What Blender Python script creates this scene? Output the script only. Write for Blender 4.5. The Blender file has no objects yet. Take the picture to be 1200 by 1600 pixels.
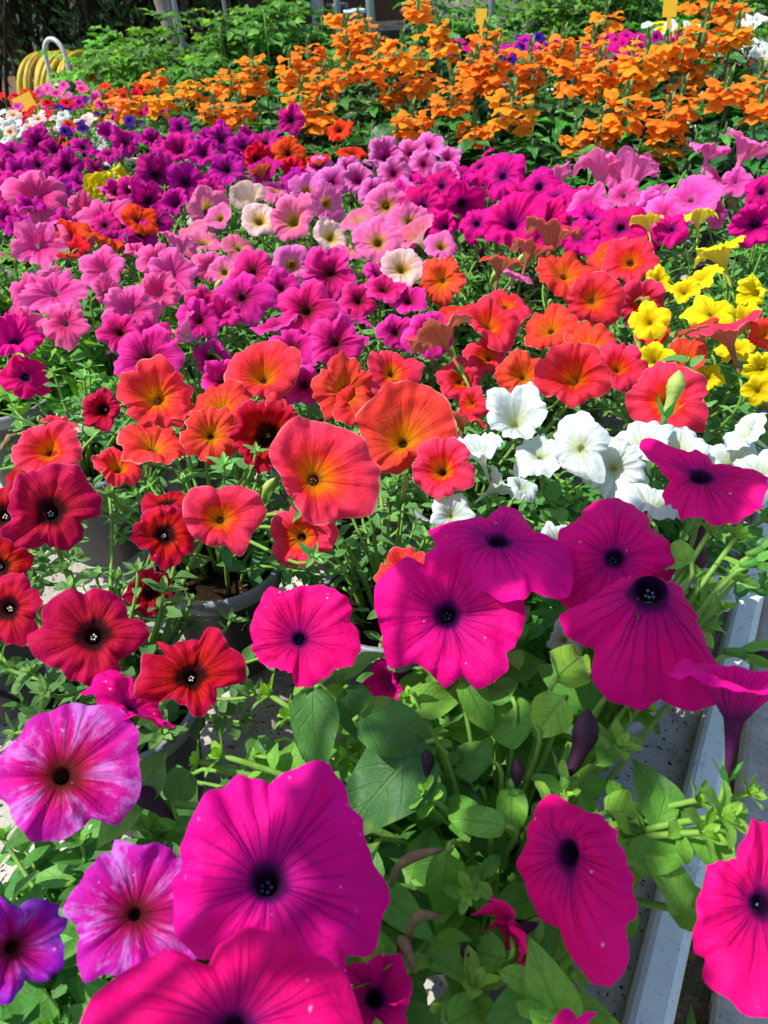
import bpy, math
import numpy as np
from mathutils import Vector

# ------------------------------------------------------------------ camera, world, sun, exposure
SC = bpy.context.scene
COL = SC.collection
F, PITCH, ROLL, CZ = 1190.0, math.radians(37.0), math.radians(2.5), 0.47
FW = np.array([0, math.cos(PITCH), -math.sin(PITCH)])
_r = np.array([1.0, 0, 0]); _u = np.cross(_r, FW)
RT = _r * math.cos(ROLL) - _u * math.sin(ROLL)
UP = _u * math.cos(ROLL) + _r * math.sin(ROLL)
CAM = np.array([0, 0, CZ])
cd = bpy.data.cameras.new("camera"); cam = bpy.data.objects.new("camera", cd); COL.objects.link(cam)
from mathutils import Matrix
cam.matrix_world = Matrix(((RT[0], UP[0], -FW[0], 0), (RT[1], UP[1], -FW[1], 0), (RT[2], UP[2], -FW[2], CZ), (0, 0, 0, 1)))
cd.sensor_fit = 'VERTICAL'; cd.sensor_height = 36.0; cd.sensor_width = 27.0
cd.lens = F / 1600 * 36; cd.clip_start = 0.01; cd.clip_end = 500
cd.dof.use_dof = True; cd.dof.focus_distance = 0.55; cd.dof.aperture_fstop = 20.0
SC.camera = cam
SUN = np.array([-0.50, -0.06, 0.86]); SUN /= np.linalg.norm(SUN)
w = bpy.data.worlds.new("World"); SC.world = w; w.use_nodes = True
nt = w.node_tree; sky = nt.nodes.new('ShaderNodeTexSky'); sky.sky_type = 'NISHITA'; sky.sun_disc = False
sky.sun_elevation = math.asin(SUN[2]); sky.sun_rotation = math.atan2(SUN[0], SUN[1])
bg = nt.nodes['Background']; bg.inputs[1].default_value = 0.15
nt.links.new(sky.outputs[0], bg.inputs[0])
ld = bpy.data.lights.new("sun", 'SUN'); lo = bpy.data.objects.new("sun", ld); COL.objects.link(lo)
ld.energy = 4.3; ld.angle = math.radians(0.5); ld.color = (1.0, 0.95, 0.88)
lo.rotation_euler = Vector(SUN).to_track_quat('Z', 'Y').to_euler(); lo.location = (-2, -1, 4)
SC.view_settings.view_transform = 'Standard'; SC.view_settings.look = 'None'
SC.view_settings.exposure = 0.65; SC.view_settings.gamma = 1.0
SC.render.engine = 'CYCLES'
try:
    SC.cycles.max_bounces = 8; SC.cycles.transparent_max_bounces = 8
except Exception: pass

def nrm(v): return v / (np.linalg.norm(v, axis=-1, keepdims=True) + 1e-12)
def ray(x, y): return (x - 600) / F * RT + (800 - y) / F * UP + FW
def at_z(x, y, z):                      # the place at height z seen in direction x, y; and its depth
    d = ray(x, y); t = (z - CZ) / d[2]; return CAM + t * d, t
def at_y(x, y, dist):                   # the place at forward distance dist
    d = ray(x, y); t = dist / d[1]; return CAM + t * d, t

# ------------------------------------------------------------------ mesh builder and tagging
class MB:
    def __init__(s): s.v = []; s.f = []; s.uv = []; s.t = []; s.m = []; s.n = 0
    def add(s, v, f, uv=None, tint=0.5, mat=0):
        v = np.asarray(v, float).reshape(-1, 3); f = np.asarray(f, np.int64).reshape(-1, 4)
        s.v.append(v); s.f.append(f + s.n)
        s.uv.append(np.zeros((len(v), 2)) if uv is None else np.asarray(uv, float).reshape(-1, 2))
        s.t.append(np.broadcast_to(np.asarray(tint, float), (len(v),)) if np.ndim(tint) < 2 else np.asarray(tint).reshape(-1))
        s.m.append(np.full(len(f), mat)); s.n += len(v)
    def build(s, name, mats, parent=None, smooth=True, loc=None):
        me = bpy.data.meshes.new(name)
        v = np.concatenate(s.v); f = np.concatenate(s.f); uv = np.concatenate(s.uv); t = np.concatenate(s.t); m = np.concatenate(s.m)
        if loc is not None: v = v - np.asarray(loc)
        tri = f[:, 3] == f[:, 2]
        cnt = np.where(tri, 3, 4); st = np.concatenate([[0], np.cumsum(cnt)[:-1]])
        keep = np.ones(f.shape, bool); keep[tri, 3] = False
        li = f[keep]
        me.vertices.add(len(v)); me.vertices.foreach_set('co', v.ravel())
        me.loops.add(len(li)); me.loops.foreach_set('vertex_index', li.astype(np.int32))
        me.polygons.add(len(f)); me.polygons.foreach_set('loop_start', st.astype(np.int32)); me.polygons.foreach_set('loop_total', cnt.astype(np.int32))
        me.polygons.foreach_set('material_index', m.astype(np.int32))
        me.polygons.foreach_set('use_smooth', np.full(len(f), smooth))
        a = me.attributes.new('puv', 'FLOAT_VECTOR', 'POINT'); a.data.foreach_set('vector', np.column_stack([uv, t]).astype(np.float32).ravel())
        me.update(calc_edges=True); me.validate()
        for q in (mats if isinstance(mats, (list, tuple)) else [mats]): me.materials.append(q)
        o = bpy.data.objects.new(name, me); COL.objects.link(o)
        if parent is not None: o.parent = parent
        if loc is not None: o.location = Vector(loc) - (world_loc(parent) if parent is not None else Vector((0, 0, 0)))
        return o
def world_loc(o):
    l = Vector((0, 0, 0))
    while o is not None: l = l + o.location; o = o.parent
    return l
def tag(o, label=None, cat=None, group=None, kind=None):
    if label: o['label'] = label
    if cat: o['category'] = cat
    if group: o['group'] = group
    if kind: o['kind'] = kind
    return o
def empty(name, loc, label, cat, group=None):
    o = bpy.data.objects.new(name, None); COL.objects.link(o); o.location = Vector(loc); o.empty_display_size = .02
    return tag(o, label, cat, group)

def grid_faces(nu, nv, close=False, off=0):      # nu rows, nv columns
    i = np.arange(nu - 1)[:, None]; j = np.arange(nv if close else nv - 1)[None, :]; k = (j + 1) % nv
    return np.stack(np.broadcast_arrays(i * nv + j, i * nv + k, (i + 1) * nv + k, (i + 1) * nv + j), -1).reshape(-1, 4) + off
def tube(mb, pts, rad, n=6, mat=0, tint=.5, cap=True):
    pts = np.asarray(pts, float); k = len(pts); rad = np.broadcast_to(np.asarray(rad, float), (k,))
    tg = nrm(np.gradient(pts, axis=0)); ref = np.array([0.31, 0.17, 0.93]) if abs(tg[0][2]) < .9 else np.array([1.0, 0.1, 0])
    a = nrm(np.cross(tg, ref)); b = np.cross(tg, a); th = np.linspace(0, 2 * np.pi, n, endpoint=False)
    v = pts[:, None] + rad[:, None, None] * (a[:, None] * np.cos(th)[None, :, None] + b[:, None] * np.sin(th)[None, :, None])
    uv = np.stack(np.broadcast_arrays((th / 6.283)[None, :], np.linspace(0, 1, k)[:, None]), -1)
    f = grid_faces(k, n, True); V = v.reshape(-1, 3)
    if cap:
        V = np.vstack([V, pts[:1], pts[-1:]]); e = k * n; q = np.arange(n); q2 = (q + 1) % n
        f = np.vstack([f, np.stack([q2, q, np.full(n, e), np.full(n, e)], 1), np.stack([(k - 1) * n + q, (k - 1) * n + q2, np.full(n, e + 1), np.full(n, e + 1)], 1)])
        uv = np.vstack([uv.reshape(-1, 2), [[0, 0]], [[0, 1]]])
    mb.add(V, f, uv, tint, mat)
def bez(a, b, c, d, n=10):
    t = np.linspace(0, 1, n)[:, None]; return (1 - t) ** 3 * a + 3 * (1 - t) ** 2 * t * b + 3 * (1 - t) * t * t * c + t ** 3 * d
def lathe(mb, c, prof, n=36, mat=0, tint=.5):
    prof = np.asarray(prof, float); th = np.linspace(0, 2 * np.pi, n, endpoint=False)
    v = np.stack(np.broadcast_arrays(c[0] + prof[:, :1] * np.cos(th), c[1] + prof[:, :1] * np.sin(th), c[2] + prof[:, 1:2] + 0 * th), -1)
    uv = np.stack(np.broadcast_arrays(th[None] / 6.283, np.linspace(0, 1, len(prof))[:, None]), -1)
    mb.add(v, grid_faces(len(prof), n, True), uv, tint, mat)
def box(mb, c, s, ax=None, mat=0, tint=.5, bev=0.0):
    c = np.asarray(c, float); h = np.asarray(s, float) / 2
    ax = np.eye(3) if ax is None else np.asarray(ax, float)
    q = np.array([[x, y, z] for x in (-1, 1) for y in (-1, 1) for z in (-1, 1)], float) * h
    f = [[0, 1, 3, 2], [4, 6, 7, 5], [0, 4, 5, 1], [2, 3, 7, 6], [0, 2, 6, 4], [1, 5, 7, 3]]
    for fc in f:
        mb.add(c + q[fc] @ ax, [[0, 1, 2, 3]], [[0, 0], [0, 1], [1, 1], [1, 0]], tint, mat)
def ball(mb, c, r, n=8, mat=0, tint=.5, sq=(1, 1, 1)):
    ph = np.linspace(0.02, np.pi - .02, n); th = np.linspace(0, 2 * np.pi, n, endpoint=False)
    v = np.stack(np.broadcast_arrays(np.sin(ph)[:, None] * np.cos(th), np.sin(ph)[:, None] * np.sin(th), np.cos(ph)[:, None] + 0 * th), -1) * np.asarray(sq) * r + np.asarray(c)
    mb.add(v, grid_faces(n, n, True), None, tint, mat)

def leaves(mb, base, d, nor, L, W, droop=.3, fold=.25, tint=None, mat=0, nu=7, nv=3, rng=None, wave=.06, shape=(.75, .9)):
    base = np.atleast_2d(base); n = len(base); d = nrm(np.atleast_2d(d)); nor = np.atleast_2d(nor)
    side = nrm(np.cross(d, nor)); up = np.cross(side, d)
    L = np.broadcast_to(np.asarray(L, float), (n,)); W = np.broadcast_to(np.asarray(W, float), (n,)); droop = np.broadcast_to(np.asarray(droop, float), (n,))
    t = np.linspace(0, 1, nu); s = np.linspace(-1, 1, nv)
    wd = np.maximum(np.sin(np.pi * np.clip(t * .94 + .06, 0, 1) ** shape[0]) ** shape[1], 0.0); wd[0] = .1; wd[-1] = .012
    ph = (rng.random((n, 1, 1)) * 6.28) if rng is not None else np.zeros((n, 1, 1))
    along = L[:, None, None] * (t[None, :, None] - .25 * np.abs(droop)[:, None, None] * t[None, :, None] ** 2)
    hw = W[:, None, None] * .5 * wd[None, :, None]
    off_s = hw * s[None, None, :]
    off_u = -droop[:, None, None] * L[:, None, None] * t[None, :, None] ** 2 + fold * hw * np.abs(s)[None, None, :] + wave * W[:, None, None] * np.abs(s)[None, None, :] * np.sin(9 * t[None, :, None] + ph + 2.2 * s[None, None, :])
    v = base[:, None, None] + along[..., None] * d[:, None, None] + off_s[..., None] * side[:, None, None] + off_u[..., None] * up[:, None, None]
    k = nu * nv
    f = (grid_faces(nu, nv)[None] + (np.arange(n) * k)[:, None, None]).reshape(-1, 4)
    uv = np.broadcast_to(np.stack(np.broadcast_arrays(s[None, :] * .5 + .5, t[:, None]), -1), (n, nu, nv, 2))
    tn = rng.random(n) if tint is None else np.broadcast_to(np.asarray(tint, float), (n,))
    mb.add(v, f, uv, np.repeat(tn, k), mat)

# ------------------------------------------------------------------ materials
def hexl(h):
    c = [int(h[i:i + 2], 16) / 255 for i in (0, 2, 4)]
    return tuple(x / 12.92 if x <= .04045 else ((x + .055) / 1.055) ** 2.4 for x in c) + (1,)
class NT:
    def __init__(s, name):
        s.m = bpy.data.materials.new(name); s.m.use_nodes = True; s.t = s.m.node_tree
        for q in list(s.t.nodes): s.t.nodes.remove(q)
        s.out = s.t.nodes.new('ShaderNodeOutputMaterial')
    def n(s, ty, **kw):
        q = s.t.nodes.new('ShaderNode' + ty)
        for k, v in kw.items():
            if k[0] == 'i' and k[1:].isdigit(): s.set(q.inputs[int(k[1:])], v)
            else: setattr(q, k, v)
        return q
    def set(s, inp, v):
        if isinstance(v, bpy.types.NodeSocket): s.t.links.new(v, inp)
        elif hasattr(v, 'outputs'): s.t.links.new(v.outputs[0], inp)
        else: inp.default_value = v
    def math(s, op, a, b=0.0, c=0.0, clamp=False):
        q = s.n('Math', operation=op, use_clamp=clamp); s.set(q.inputs[0], a); s.set(q.inputs[1], b); s.set(q.inputs[2], c); return q.outputs[0]
    def ramp(s, fac, stops, interp='LINEAR'):
        q = s.n('ValToRGB'); s.set(q.inputs[0], fac); e = q.color_ramp.elements; q.color_ramp.interpolation = interp
        while len(e) > 1: e.remove(e[-1])
        e[0].position, e[0].color = stops[0]
        for p, c in stops[1:]:
            z = e.new(p); z.color = c
        return q.outputs[0]
    def mix(s, fac, a, b, blend='MIX'):
        q = s.n('MixRGB', blend_type=blend); s.set(q.inputs[0], fac); s.set(q.inputs[1], a); s.set(q.inputs[2], b); return q.outputs[0]
    def noise(s, vec, scale, detail=3.0, rough=.5):
        q = s.n('TexNoise'); s.set(q.inputs['Vector'], vec); q.inputs['Scale'].default_value = scale; q.inputs['Detail'].default_value = detail; q.inputs['Roughness'].default_value = rough; return q
    def smooth(s, v, lo, hi):
        q = s.n('MapRange', interpolation_type='SMOOTHSTEP'); s.set(q.inputs[0], v); q.inputs[1].default_value = lo; q.inputs[2].default_value = hi; return q.outputs[0]
    def bump(s, h, strength=.3, dist=.001):
        q = s.n('Bump'); q.inputs['Strength'].default_value = strength; q.inputs['Distance'].default_value = dist; s.set(q.inputs['Height'], h); return q.outputs[0]
    def bsdf(s, col, rough=.5, spec=.5, normal=None, metal=0.0, coat=0.0):
        q = s.n('BsdfPrincipled'); s.set(q.inputs['Base Color'], col); s.set(q.inputs['Roughness'], rough); q.inputs['Specular IOR Level'].default_value = spec
        q.inputs['Metallic'].default_value = metal; q.inputs['Coat Weight'].default_value = coat
        if normal is not None: s.set(q.inputs['Normal'], normal)
        return q.outputs[0]
    def done(s, sh): s.t.links.new(sh, s.out.inputs[0]); return s.m

def petal_mat(name, stops, vein, vstr, back, edge=None, streak=None, flecks=.3, trans=.38, hue=.012, val=.12, backv=.5):
    k = NT(name); at = k.n('Attribute', attribute_name='puv'); sp = k.n('SeparateXYZ'); k.set(sp.inputs[0], at.outputs['Vector'])
    x, v, seed = sp.outputs
    tc = k.n('TexCoord'); oi = k.n('ObjectInfo'); rnd = oi.outputs['Random']
    pos = k.n('VectorMath', operation='ADD'); k.set(pos.inputs[0], tc.outputs['Object']); cv = k.n('CombineXYZ'); k.set(cv.inputs[0], rnd); k.set(cv.inputs[1], k.math('MULTIPLY', rnd, 7.3)); k.set(pos.inputs[1], cv)
    wob = k.noise(pos, 60, 3).outputs[0]; fine = k.noise(pos, 420, 3, .6).outputs[0]; mott = k.noise(pos, 28, 2).outputs[0]
    vv = k.math('ADD', v, k.math('MULTIPLY', k.math('SUBTRACT', wob, .5), .10))
    col = k.ramp(vv, [(p, hexl(c)) for p, c in stops])
    # veins: one main vein along each lobe, finer ones fanning beside it
    xw = k.math('ADD', x, k.math('MULTIPLY', k.math('SUBTRACT', wob, .5), .16))
    fx = k.math('ABSOLUTE', k.math('SUBTRACT', k.math('FRACT', k.math('ADD', x, .5)), .5))
    main = k.math('SUBTRACT', 1.0, k.smooth(k.math('MULTIPLY', fx, k.math('ADD', v, .25)), .004, .022))
    f2 = k.math('ABSOLUTE', k.math('SUBTRACT', k.math('FRACT', k.math('MULTIPLY', xw, 5.0)), .5))
    sidev = k.math('MULTIPLY', k.math('SUBTRACT', 1.0, k.smooth(f2, .03, .12)), .8)
    f3 = k.math('ABSOLUTE', k.math('SUBTRACT', k.math('FRACT', k.math('MULTIPLY', xw, 17.0)), .5))
    finev = k.math('MULTIPLY', k.math('SUBTRACT', 1.0, k.smooth(f3, .05, .3)), .16)
    vs = k.math('MAXIMUM', k.math('MAXIMUM', main, sidev), finev)
    fade = k.math('MULTIPLY', k.smooth(k.math('ADD', v, k.math('MULTIPLY', k.math('SUBTRACT', mott, .5), .6)), .98, .30), k.smooth(v, .12, .3))
    vs = k.math('MULTIPLY', vs, k.math('MULTIPLY', fade, k.math('ADD', .35, k.math('MULTIPLY', fine, 1.5))))
    if streak:                                                  # pale violet patches between the veins
        sv_ = k.n('CombineXYZ'); k.set(sv_.inputs[0], k.math('MULTIPLY', xw, 6.0)); k.set(sv_.inputs[1], k.math('MULTIPLY', v, 3.0)); k.set(sv_.inputs[2], k.math('MULTIPLY', rnd, 40.0)); s2 = k.noise(sv_, 1.3, 4, .65).outputs[0]; star = k.math('ADD', k.math('MULTIPLY', fx, .45), k.math('MULTIPLY', s2, 1.0))
        pm = k.math('MULTIPLY', k.smooth(star, .58, .82), k.smooth(v, .32, .6)); col = k.mix(k.math('MULTIPLY', pm, .7), col, hexl(streak))
    col = k.mix(k.math('MULTIPLY', vs, vstr, clamp=True), col, hexl(vein))
    if edge: col = k.mix(k.math('MULTIPLY', k.smooth(vv, .975, 1.01), k.math('ADD', .25, fine)), col, hexl(edge))
    fl = k.noise(pos, 300, 2, .5).outputs[0]; fm = k.noise(pos, 45, 1).outputs[0]
    col = k.mix(k.math('MULTIPLY', k.math('MULTIPLY', k.smooth(fl, .70, .76), k.smooth(fm, .5, .62)), flecks), col, (.9, .62, .7, 1))
    bk = k.n('NewGeometry').outputs['Backfacing']
    bcol = k.mix(k.math('MULTIPLY', vs, .5), k.mix(backv, col, hexl(back)), hexl(vein))
    tube_b = k.mix(k.smooth(v, .5, .25), bcol, hexl(back))
    col = k.mix(bk, col, tube_b)
    hs = k.n('HueSaturation'); k.set(hs.inputs['Color'], col)
    k.set(hs.inputs['Hue'], k.math('ADD', .5 - hue, k.math('MULTIPLY', rnd, 2 * hue)))
    k.set(hs.inputs['Value'], k.math('ADD', 1 - val * .7, k.math('ADD', k.math('MULTIPLY', k.math('FRACT', k.math('MULTIPLY', rnd, 13.7)), val), k.math('MULTIPLY', k.math('SUBTRACT', mott, .5), .5))))
    col = hs.outputs[0]
    h = k.math('ADD', k.math('MULTIPLY', vs, -.6), k.math('ADD', k.math('MULTIPLY', fine, .35), k.math('MULTIPLY', k.noise(pos, 130, 2).outputs[0], .9)))
    bp = k.bump(h, .7, .0018)
    b = k.bsdf(col, .65, .12, bp); tr = k.n('BsdfTranslucent'); k.set(tr.inputs[0], col); k.set(tr.inputs[1], bp)
    ms = k.n('MixShader'); ms.inputs[0].default_value = trans; k.set(ms.inputs[1], b); k.set(ms.inputs[2], tr)
    return k.done(ms.outputs[0])

def leaf_mat(name, dark, light, young, rough=.55, spec=.3, trans=.3, vein='9fc06a', vs=.35, bumpd=.0008, back=None):
    k = NT(name); at = k.n('Attribute', attribute_name='puv'); sp = k.n('SeparateXYZ'); k.set(sp.inputs[0], at.outputs['Vector']); x, v, t = sp.outputs
    tc = k.n('TexCoord'); pos = tc.outputs['Object']; rnd = k.n('ObjectInfo').outputs['Random']
    nz = k.noise(pos, 90, 3).outputs[0]; fz = k.noise(pos, 700, 2, .6).outputs[0]
    col = k.ramp(k.math('ADD', t, k.math('MULTIPLY', k.math('SUBTRACT', nz, .5), .35)), [(0, hexl(dark)), (.6, hexl(light)), (1, hexl(young))])
    ax = k.math('ABSOLUTE', k.math('SUBTRACT', x, .5))
    mid = k.math('SUBTRACT', 1.0, k.smooth(ax, .012, .04))
    # side veins run out and forward from the midrib
    q = k.math('ABSOLUTE', k.math('SUBTRACT', k.math('FRACT', k.math('MULTIPLY', k.math('ADD', k.math('SUBTRACT', v, k.math('MULTIPLY', ax, .7)), k.math('MULTIPLY', nz, .12)), 5.0)), .5))
    sv = k.math('MULTIPLY', k.math('SUBTRACT', 1.0, k.smooth(q, .02, .09)), .55)
    vv = k.math('MAXIMUM', mid, sv)
    col = k.mix(k.math('MULTIPLY', k.math('MULTIPLY', vv, vs), k.math('ADD', .2, nz)), col, hexl(vein))
    col = k.mix(.5, col, k.mix(fz, (.55, .55, .55, 1), (1.3, 1.3, 1.3, 1)), 'MULTIPLY')
    big = k.noise(pos, 34, 3, .6).outputs[0]; col = k.mix(k.math('MULTIPLY', k.smooth(big, .58, .78), .35), col, hexl('a8b04a'))
    hs = k.n('HueSaturation'); k.set(hs.inputs['Color'], col); k.set(hs.inputs['Hue'], k.math('ADD', .488, k.math('MULTIPLY', rnd, .024))); k.set(hs.inputs['Value'], k.math('ADD', 1.08, k.math('MULTIPLY', rnd, .45))); col = hs.outputs[0]
    if back: col = k.mix(k.math('MULTIPLY', k.n('NewGeometry').outputs['Backfacing'], .5), col, hexl(back))
    bp = k.bump(k.math('ADD', k.math('MULTIPLY', vv, -1.0), k.math('MULTIPLY', k.math('ADD', fz, nz), .7)), .6, bumpd)
    b = k.bsdf(col, rough, spec, bp); b.node.inputs['Sheen Weight'].default_value = .12; b.node.inputs['Sheen Roughness'].default_value = .4; tr = k.n('BsdfTranslucent'); hs2 = k.n('HueSaturation'); k.set(hs2.inputs['Color'], col); hs2.inputs['Value'].default_value = 1.6; hs2.inputs['Saturation'].default_value = 1.1; hs2.inputs['Hue'].default_value = .485; k.set(tr.inputs[0], hs2)
    ms = k.n('MixShader'); ms.inputs[0].default_value = trans; k.set(ms.inputs[1], b); k.set(ms.inputs[2], tr)
    return k.done(ms.outputs[0])
def plain(name, col, rough=.6, spec=.4, nscale=60, namt=.3, speck=None, bumps=.2, bumpd=.002, metal=0.0, speckscale=220, speckth=.64, dirt=None):
    k = NT(name); pos = k.n('TexCoord').outputs['Object']
    nz = k.noise(pos, nscale, 5, .6).outputs[0]
    c = hexl(col) if isinstance(col, str) else col
    o = k.mix(1.0, c, k.ramp(nz, [(.25, (1 - namt,) * 3 + (1,)), (.75, (1 + namt * .4,) * 3 + (1,))]), 'MULTIPLY')
    if dirt: o = k.mix(k.math('MULTIPLY', k.smooth(k.noise(pos, nscale * .25, 4, .65).outputs[0], .48, .72), .7), o, hexl(dirt))
    if speck:
        s = k.noise(pos, speckscale, 2, .5).outputs[0]; o = k.mix(k.math('MULTIPLY', k.smooth(s, speckth, speckth + .05), .85), o, hexl(speck))
    return k.done(k.bsdf(o, rough, spec, k.bump(nz, bumps, bumpd), metal))

PET = {
 'M': petal_mat('hot_magenta_petal', [(0, '1a0426'), (.28, '20052c'), (.31, '5a0450'), (.36, 'c4077a'), (.6, 'f2047e'), (1, 'f20a8a')], '6a0660', .7, '5e2450', flecks=.6, backv=.35),
 'H': petal_mat('rear_magenta_petal', [(0, '1a0426'), (.28, '3a0634'), (.36, 'a4087a'), (.6, 'e00a80'), (1, 'e00c8a')], '700a5c', .5, 'b43a90'),
 'P': petal_mat('streaked_purple_petal', [(0, '2a1408'), (.27, '3a1a0c'), (.33, '7a1a20'), (.44, 'c00e62'), (.62, 'd00890'), (1, 'c820ae')], '8a0a50', .7, 'b060b8', streak='d08ae6', flecks=.6),
 'Q': petal_mat('violet_edged_petal', [(0, '2a1408'), (.27, '3a1a0c'), (.33, '7a1430'), (.5, 'c80a8c'), (.8, 'a416b4'), (1, '7a1ab0')], '5a0a70', .7, '8060b0', streak='9a60d8', flecks=.5),
 'D': petal_mat('dark_red_petal', [(0, '140604'), (.28, '1e0806'), (.37, '4a0a0c'), (.47, 'c41a10'), (.7, 'bc0c26'), (1, 'ba0a42')], '5c0614', .5, 'a24a52', edge='b8607c', flecks=.45),
 'C': petal_mat('coral_petal', [(0, '5a2a08'), (.24, '6a3008'), (.32, 'd88a08'), (.39, 'f07a10'), (.50, 'f0482a'), (.68, 'ee2e3e'), (1, 'f04058')], 'a81e12', .45, 'c8925c', edge='e2a490', backv=.85),
 'O': petal_mat('orange_red_petal', [(0, '6a3a10'), (.24, 'b06a10'), (.34, 'ea7a10'), (.44, 'f05a1c'), (.58, 'ee342c'), (1, 'ec3448')], 'a81e12', .42, 'b8805a', edge='dc9a84', backv=.85),
 'W': petal_mat('white_petal', [(0, 'b4c060'), (.28, 'd4dca0'), (.40, 'd0dac8'), (.6, 'cfdad6'), (1, 'd2dcda')], 'a8b888', .45, 'dfe8cf', hue=.004, val=.05, flecks=.0, trans=.3),
 'Y': petal_mat('yellow_petal', [(0, 'b4a00a'), (.3, 'd6b808'), (.42, 'eecc0c'), (.7, 'f2da14'), (1, 'f4e224')], 'c89c08', .4, 'dcd45a', flecks=.0),
 'V': petal_mat('violet_pink_petal', [(0, '301008'), (.26, '4a1a0c'), (.34, '8a2030'), (.46, 'cc1270'), (.7, 'e42088'), (1, 'e83ca2')], '7a0c60', .85, 'b48ab0', edge='e070d0'),
 'K': petal_mat('pink_petal', [(0, 'a07a8a'), (.25, 'b06a88'), (.36, 'e63488'), (.6, 'f44e9a'), (1, 'f86cae')], 'b8105e', .7, 'e08ab4'),
 'L': petal_mat('light_pink_petal', [(0, 'b08a9a'), (.28, 'd06aa0'), (.4, 'e83a9a'), (.65, 'ee56b0'), (1, 'f06ebc')], 'c42a86', .5, 'f08abc'),
 'S': petal_mat('salmon_pink_petal', [(0, '6a6a10'), (.27, '8a7a10'), (.35, 'd09a30'), (.46, 'ea86a0'), (.7, 'ec64a8'), (1, 'ee7ab4')], 'c04a86', .5, 'e6c8b4', hue=.03, val=.1),
 'A': petal_mat('cream_petal', [(0, '8a7a10'), (.27, '9a8418'), (.36, 'deb040'), (.5, 'eed2b0'), (1, 'eebcc8')], 'c08a7a', .5, 'eadcc4', flecks=.0),
 'N': petal_mat('veined_pink_petal', [(0, '3a0a30'), (.28, '6a0a4c'), (.4, 'c0287c'), (.65, 'de62b0'), (1, 'e67cc4')], '9a1468', .95, 'd898c0'),
 'B': petal_mat('purple_petal', [(0, '16041e'), (.28, '2c0a30'), (.38, '800a5a'), (.6, 'c80c8a'), (1, 'ce1a9a')], '5a0850', .65, 'a050a0', hue=.022, val=.22),
 'R': petal_mat('scarlet_petal', [(0, '2a0a06'), (.3, '5a100a'), (.42, 'c41a0c'), (.65, 'e02410'), (1, 'e22a18')], '8a0c0a', .5, 'c8744c'),
 'Z': petal_mat('small_yellow_petal', [(0, 'b4a00a'), (.4, 'e6c80c'), (1, 'eede20')], 'c89c08', .3, 'dcd45a', flecks=.0),
 'U': petal_mat('deep_violet_petal', [(0, '100420'), (.35, '2a0a5a'), (1, '4a149a')], '1c063e', .4, '6a4aa0'),
}
LEAF = {
 'lime': leaf_mat('lime_leaf', '325f2e', '588f34', '8cbc42', .5, .35, .38, vein='4c7a24', vs=.5),
 'green': leaf_mat('green_leaf', '2c5c24', '447e32', '74aa4a', .52, .32, .3, vein='6c9c50', vs=.35),
 'grey': leaf_mat('greyish_leaf', '35602e', '4f8040', '80b25c', .6, .3, .28, vein='7ca468', vs=.35),
 'gloss': leaf_mat('glossy_leaf', '184614', '2a6c20', '4c9630', .22, .6, .22, vein='4a8a34', vs=.4, bumpd=.002),
 'tomato': leaf_mat('soft_bright_leaf', '2c5a1e', '467e2a', '74aa44', .55, .3, .4),
 'hedge': leaf_mat('hedge_leaf', '183a18', '285426', '4a7c3a', .4, .4, .2),
 'weed': leaf_mat('weed_leaf', '2a4c18', '46702a', '6a8c40', .6, .3, .3),
}
STEM = plain('green_stem', '6f9a3c', .6, .3, 200, .25)
DARKBUD = plain('dark_bud', '32142c', .6, .3, 200, .4)
MAROONTUBE = plain('maroon_tube', '4c1834', .6, .3, 300, .5)
GREENBUD = plain('pale_bud', '9db45a', .6, .3, 200, .3)
ANTHER = {'blue': plain('bluish_anther', '6a7496', .7, .2, 400, .3), 'cream': plain('cream_anther', 'e8e2c0', .7, .2, 400, .2), 'dark': plain('olive_anther', '4a4020', .7, .2, 400, .3)}
POT = plain('grey_pot_plastic', '363a41', .45, .45, 40, .2, bumps=.05, dirt='5a5048', speck='8a7c6c', speckscale=500, speckth=.7)
RIM = plain('sunlit_pot_rim', '80868e', .35, .5, 60, .2, bumps=.05)  # lighter than the pot: sunlight on the lip put into the colour
POTLIGHT = plain('pale_pot_plastic', '767888', .36, .5, 40, .2, bumps=.05)
POTDARK = plain('dark_pot_plastic', '222428', .45, .45, 40, .2, bumps=.05, dirt='443c34', speck='7a6c5c', speckscale=500, speckth=.7)
SOIL = plain('potting_soil', '2a1c12', .95, .1, 150, .7, speck='7a6248', bumps=1.0, bumpd=.004)
DRY = plain('dry_petal', '8a7350', .85, .1, 200, .4)
HEADO = petal_mat('orange_petal', [(0, 'ffa62a'), (.4, 'ffa026'), (1, 'ff9c2a')], 'f07a10', .2, 'f0a060', flecks=.0, trans=.5, val=.08, backv=.2)
BRACT = plain('bract_green', '5f8a48', .6, .3, 150, .3)
print('materials ok')

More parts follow.
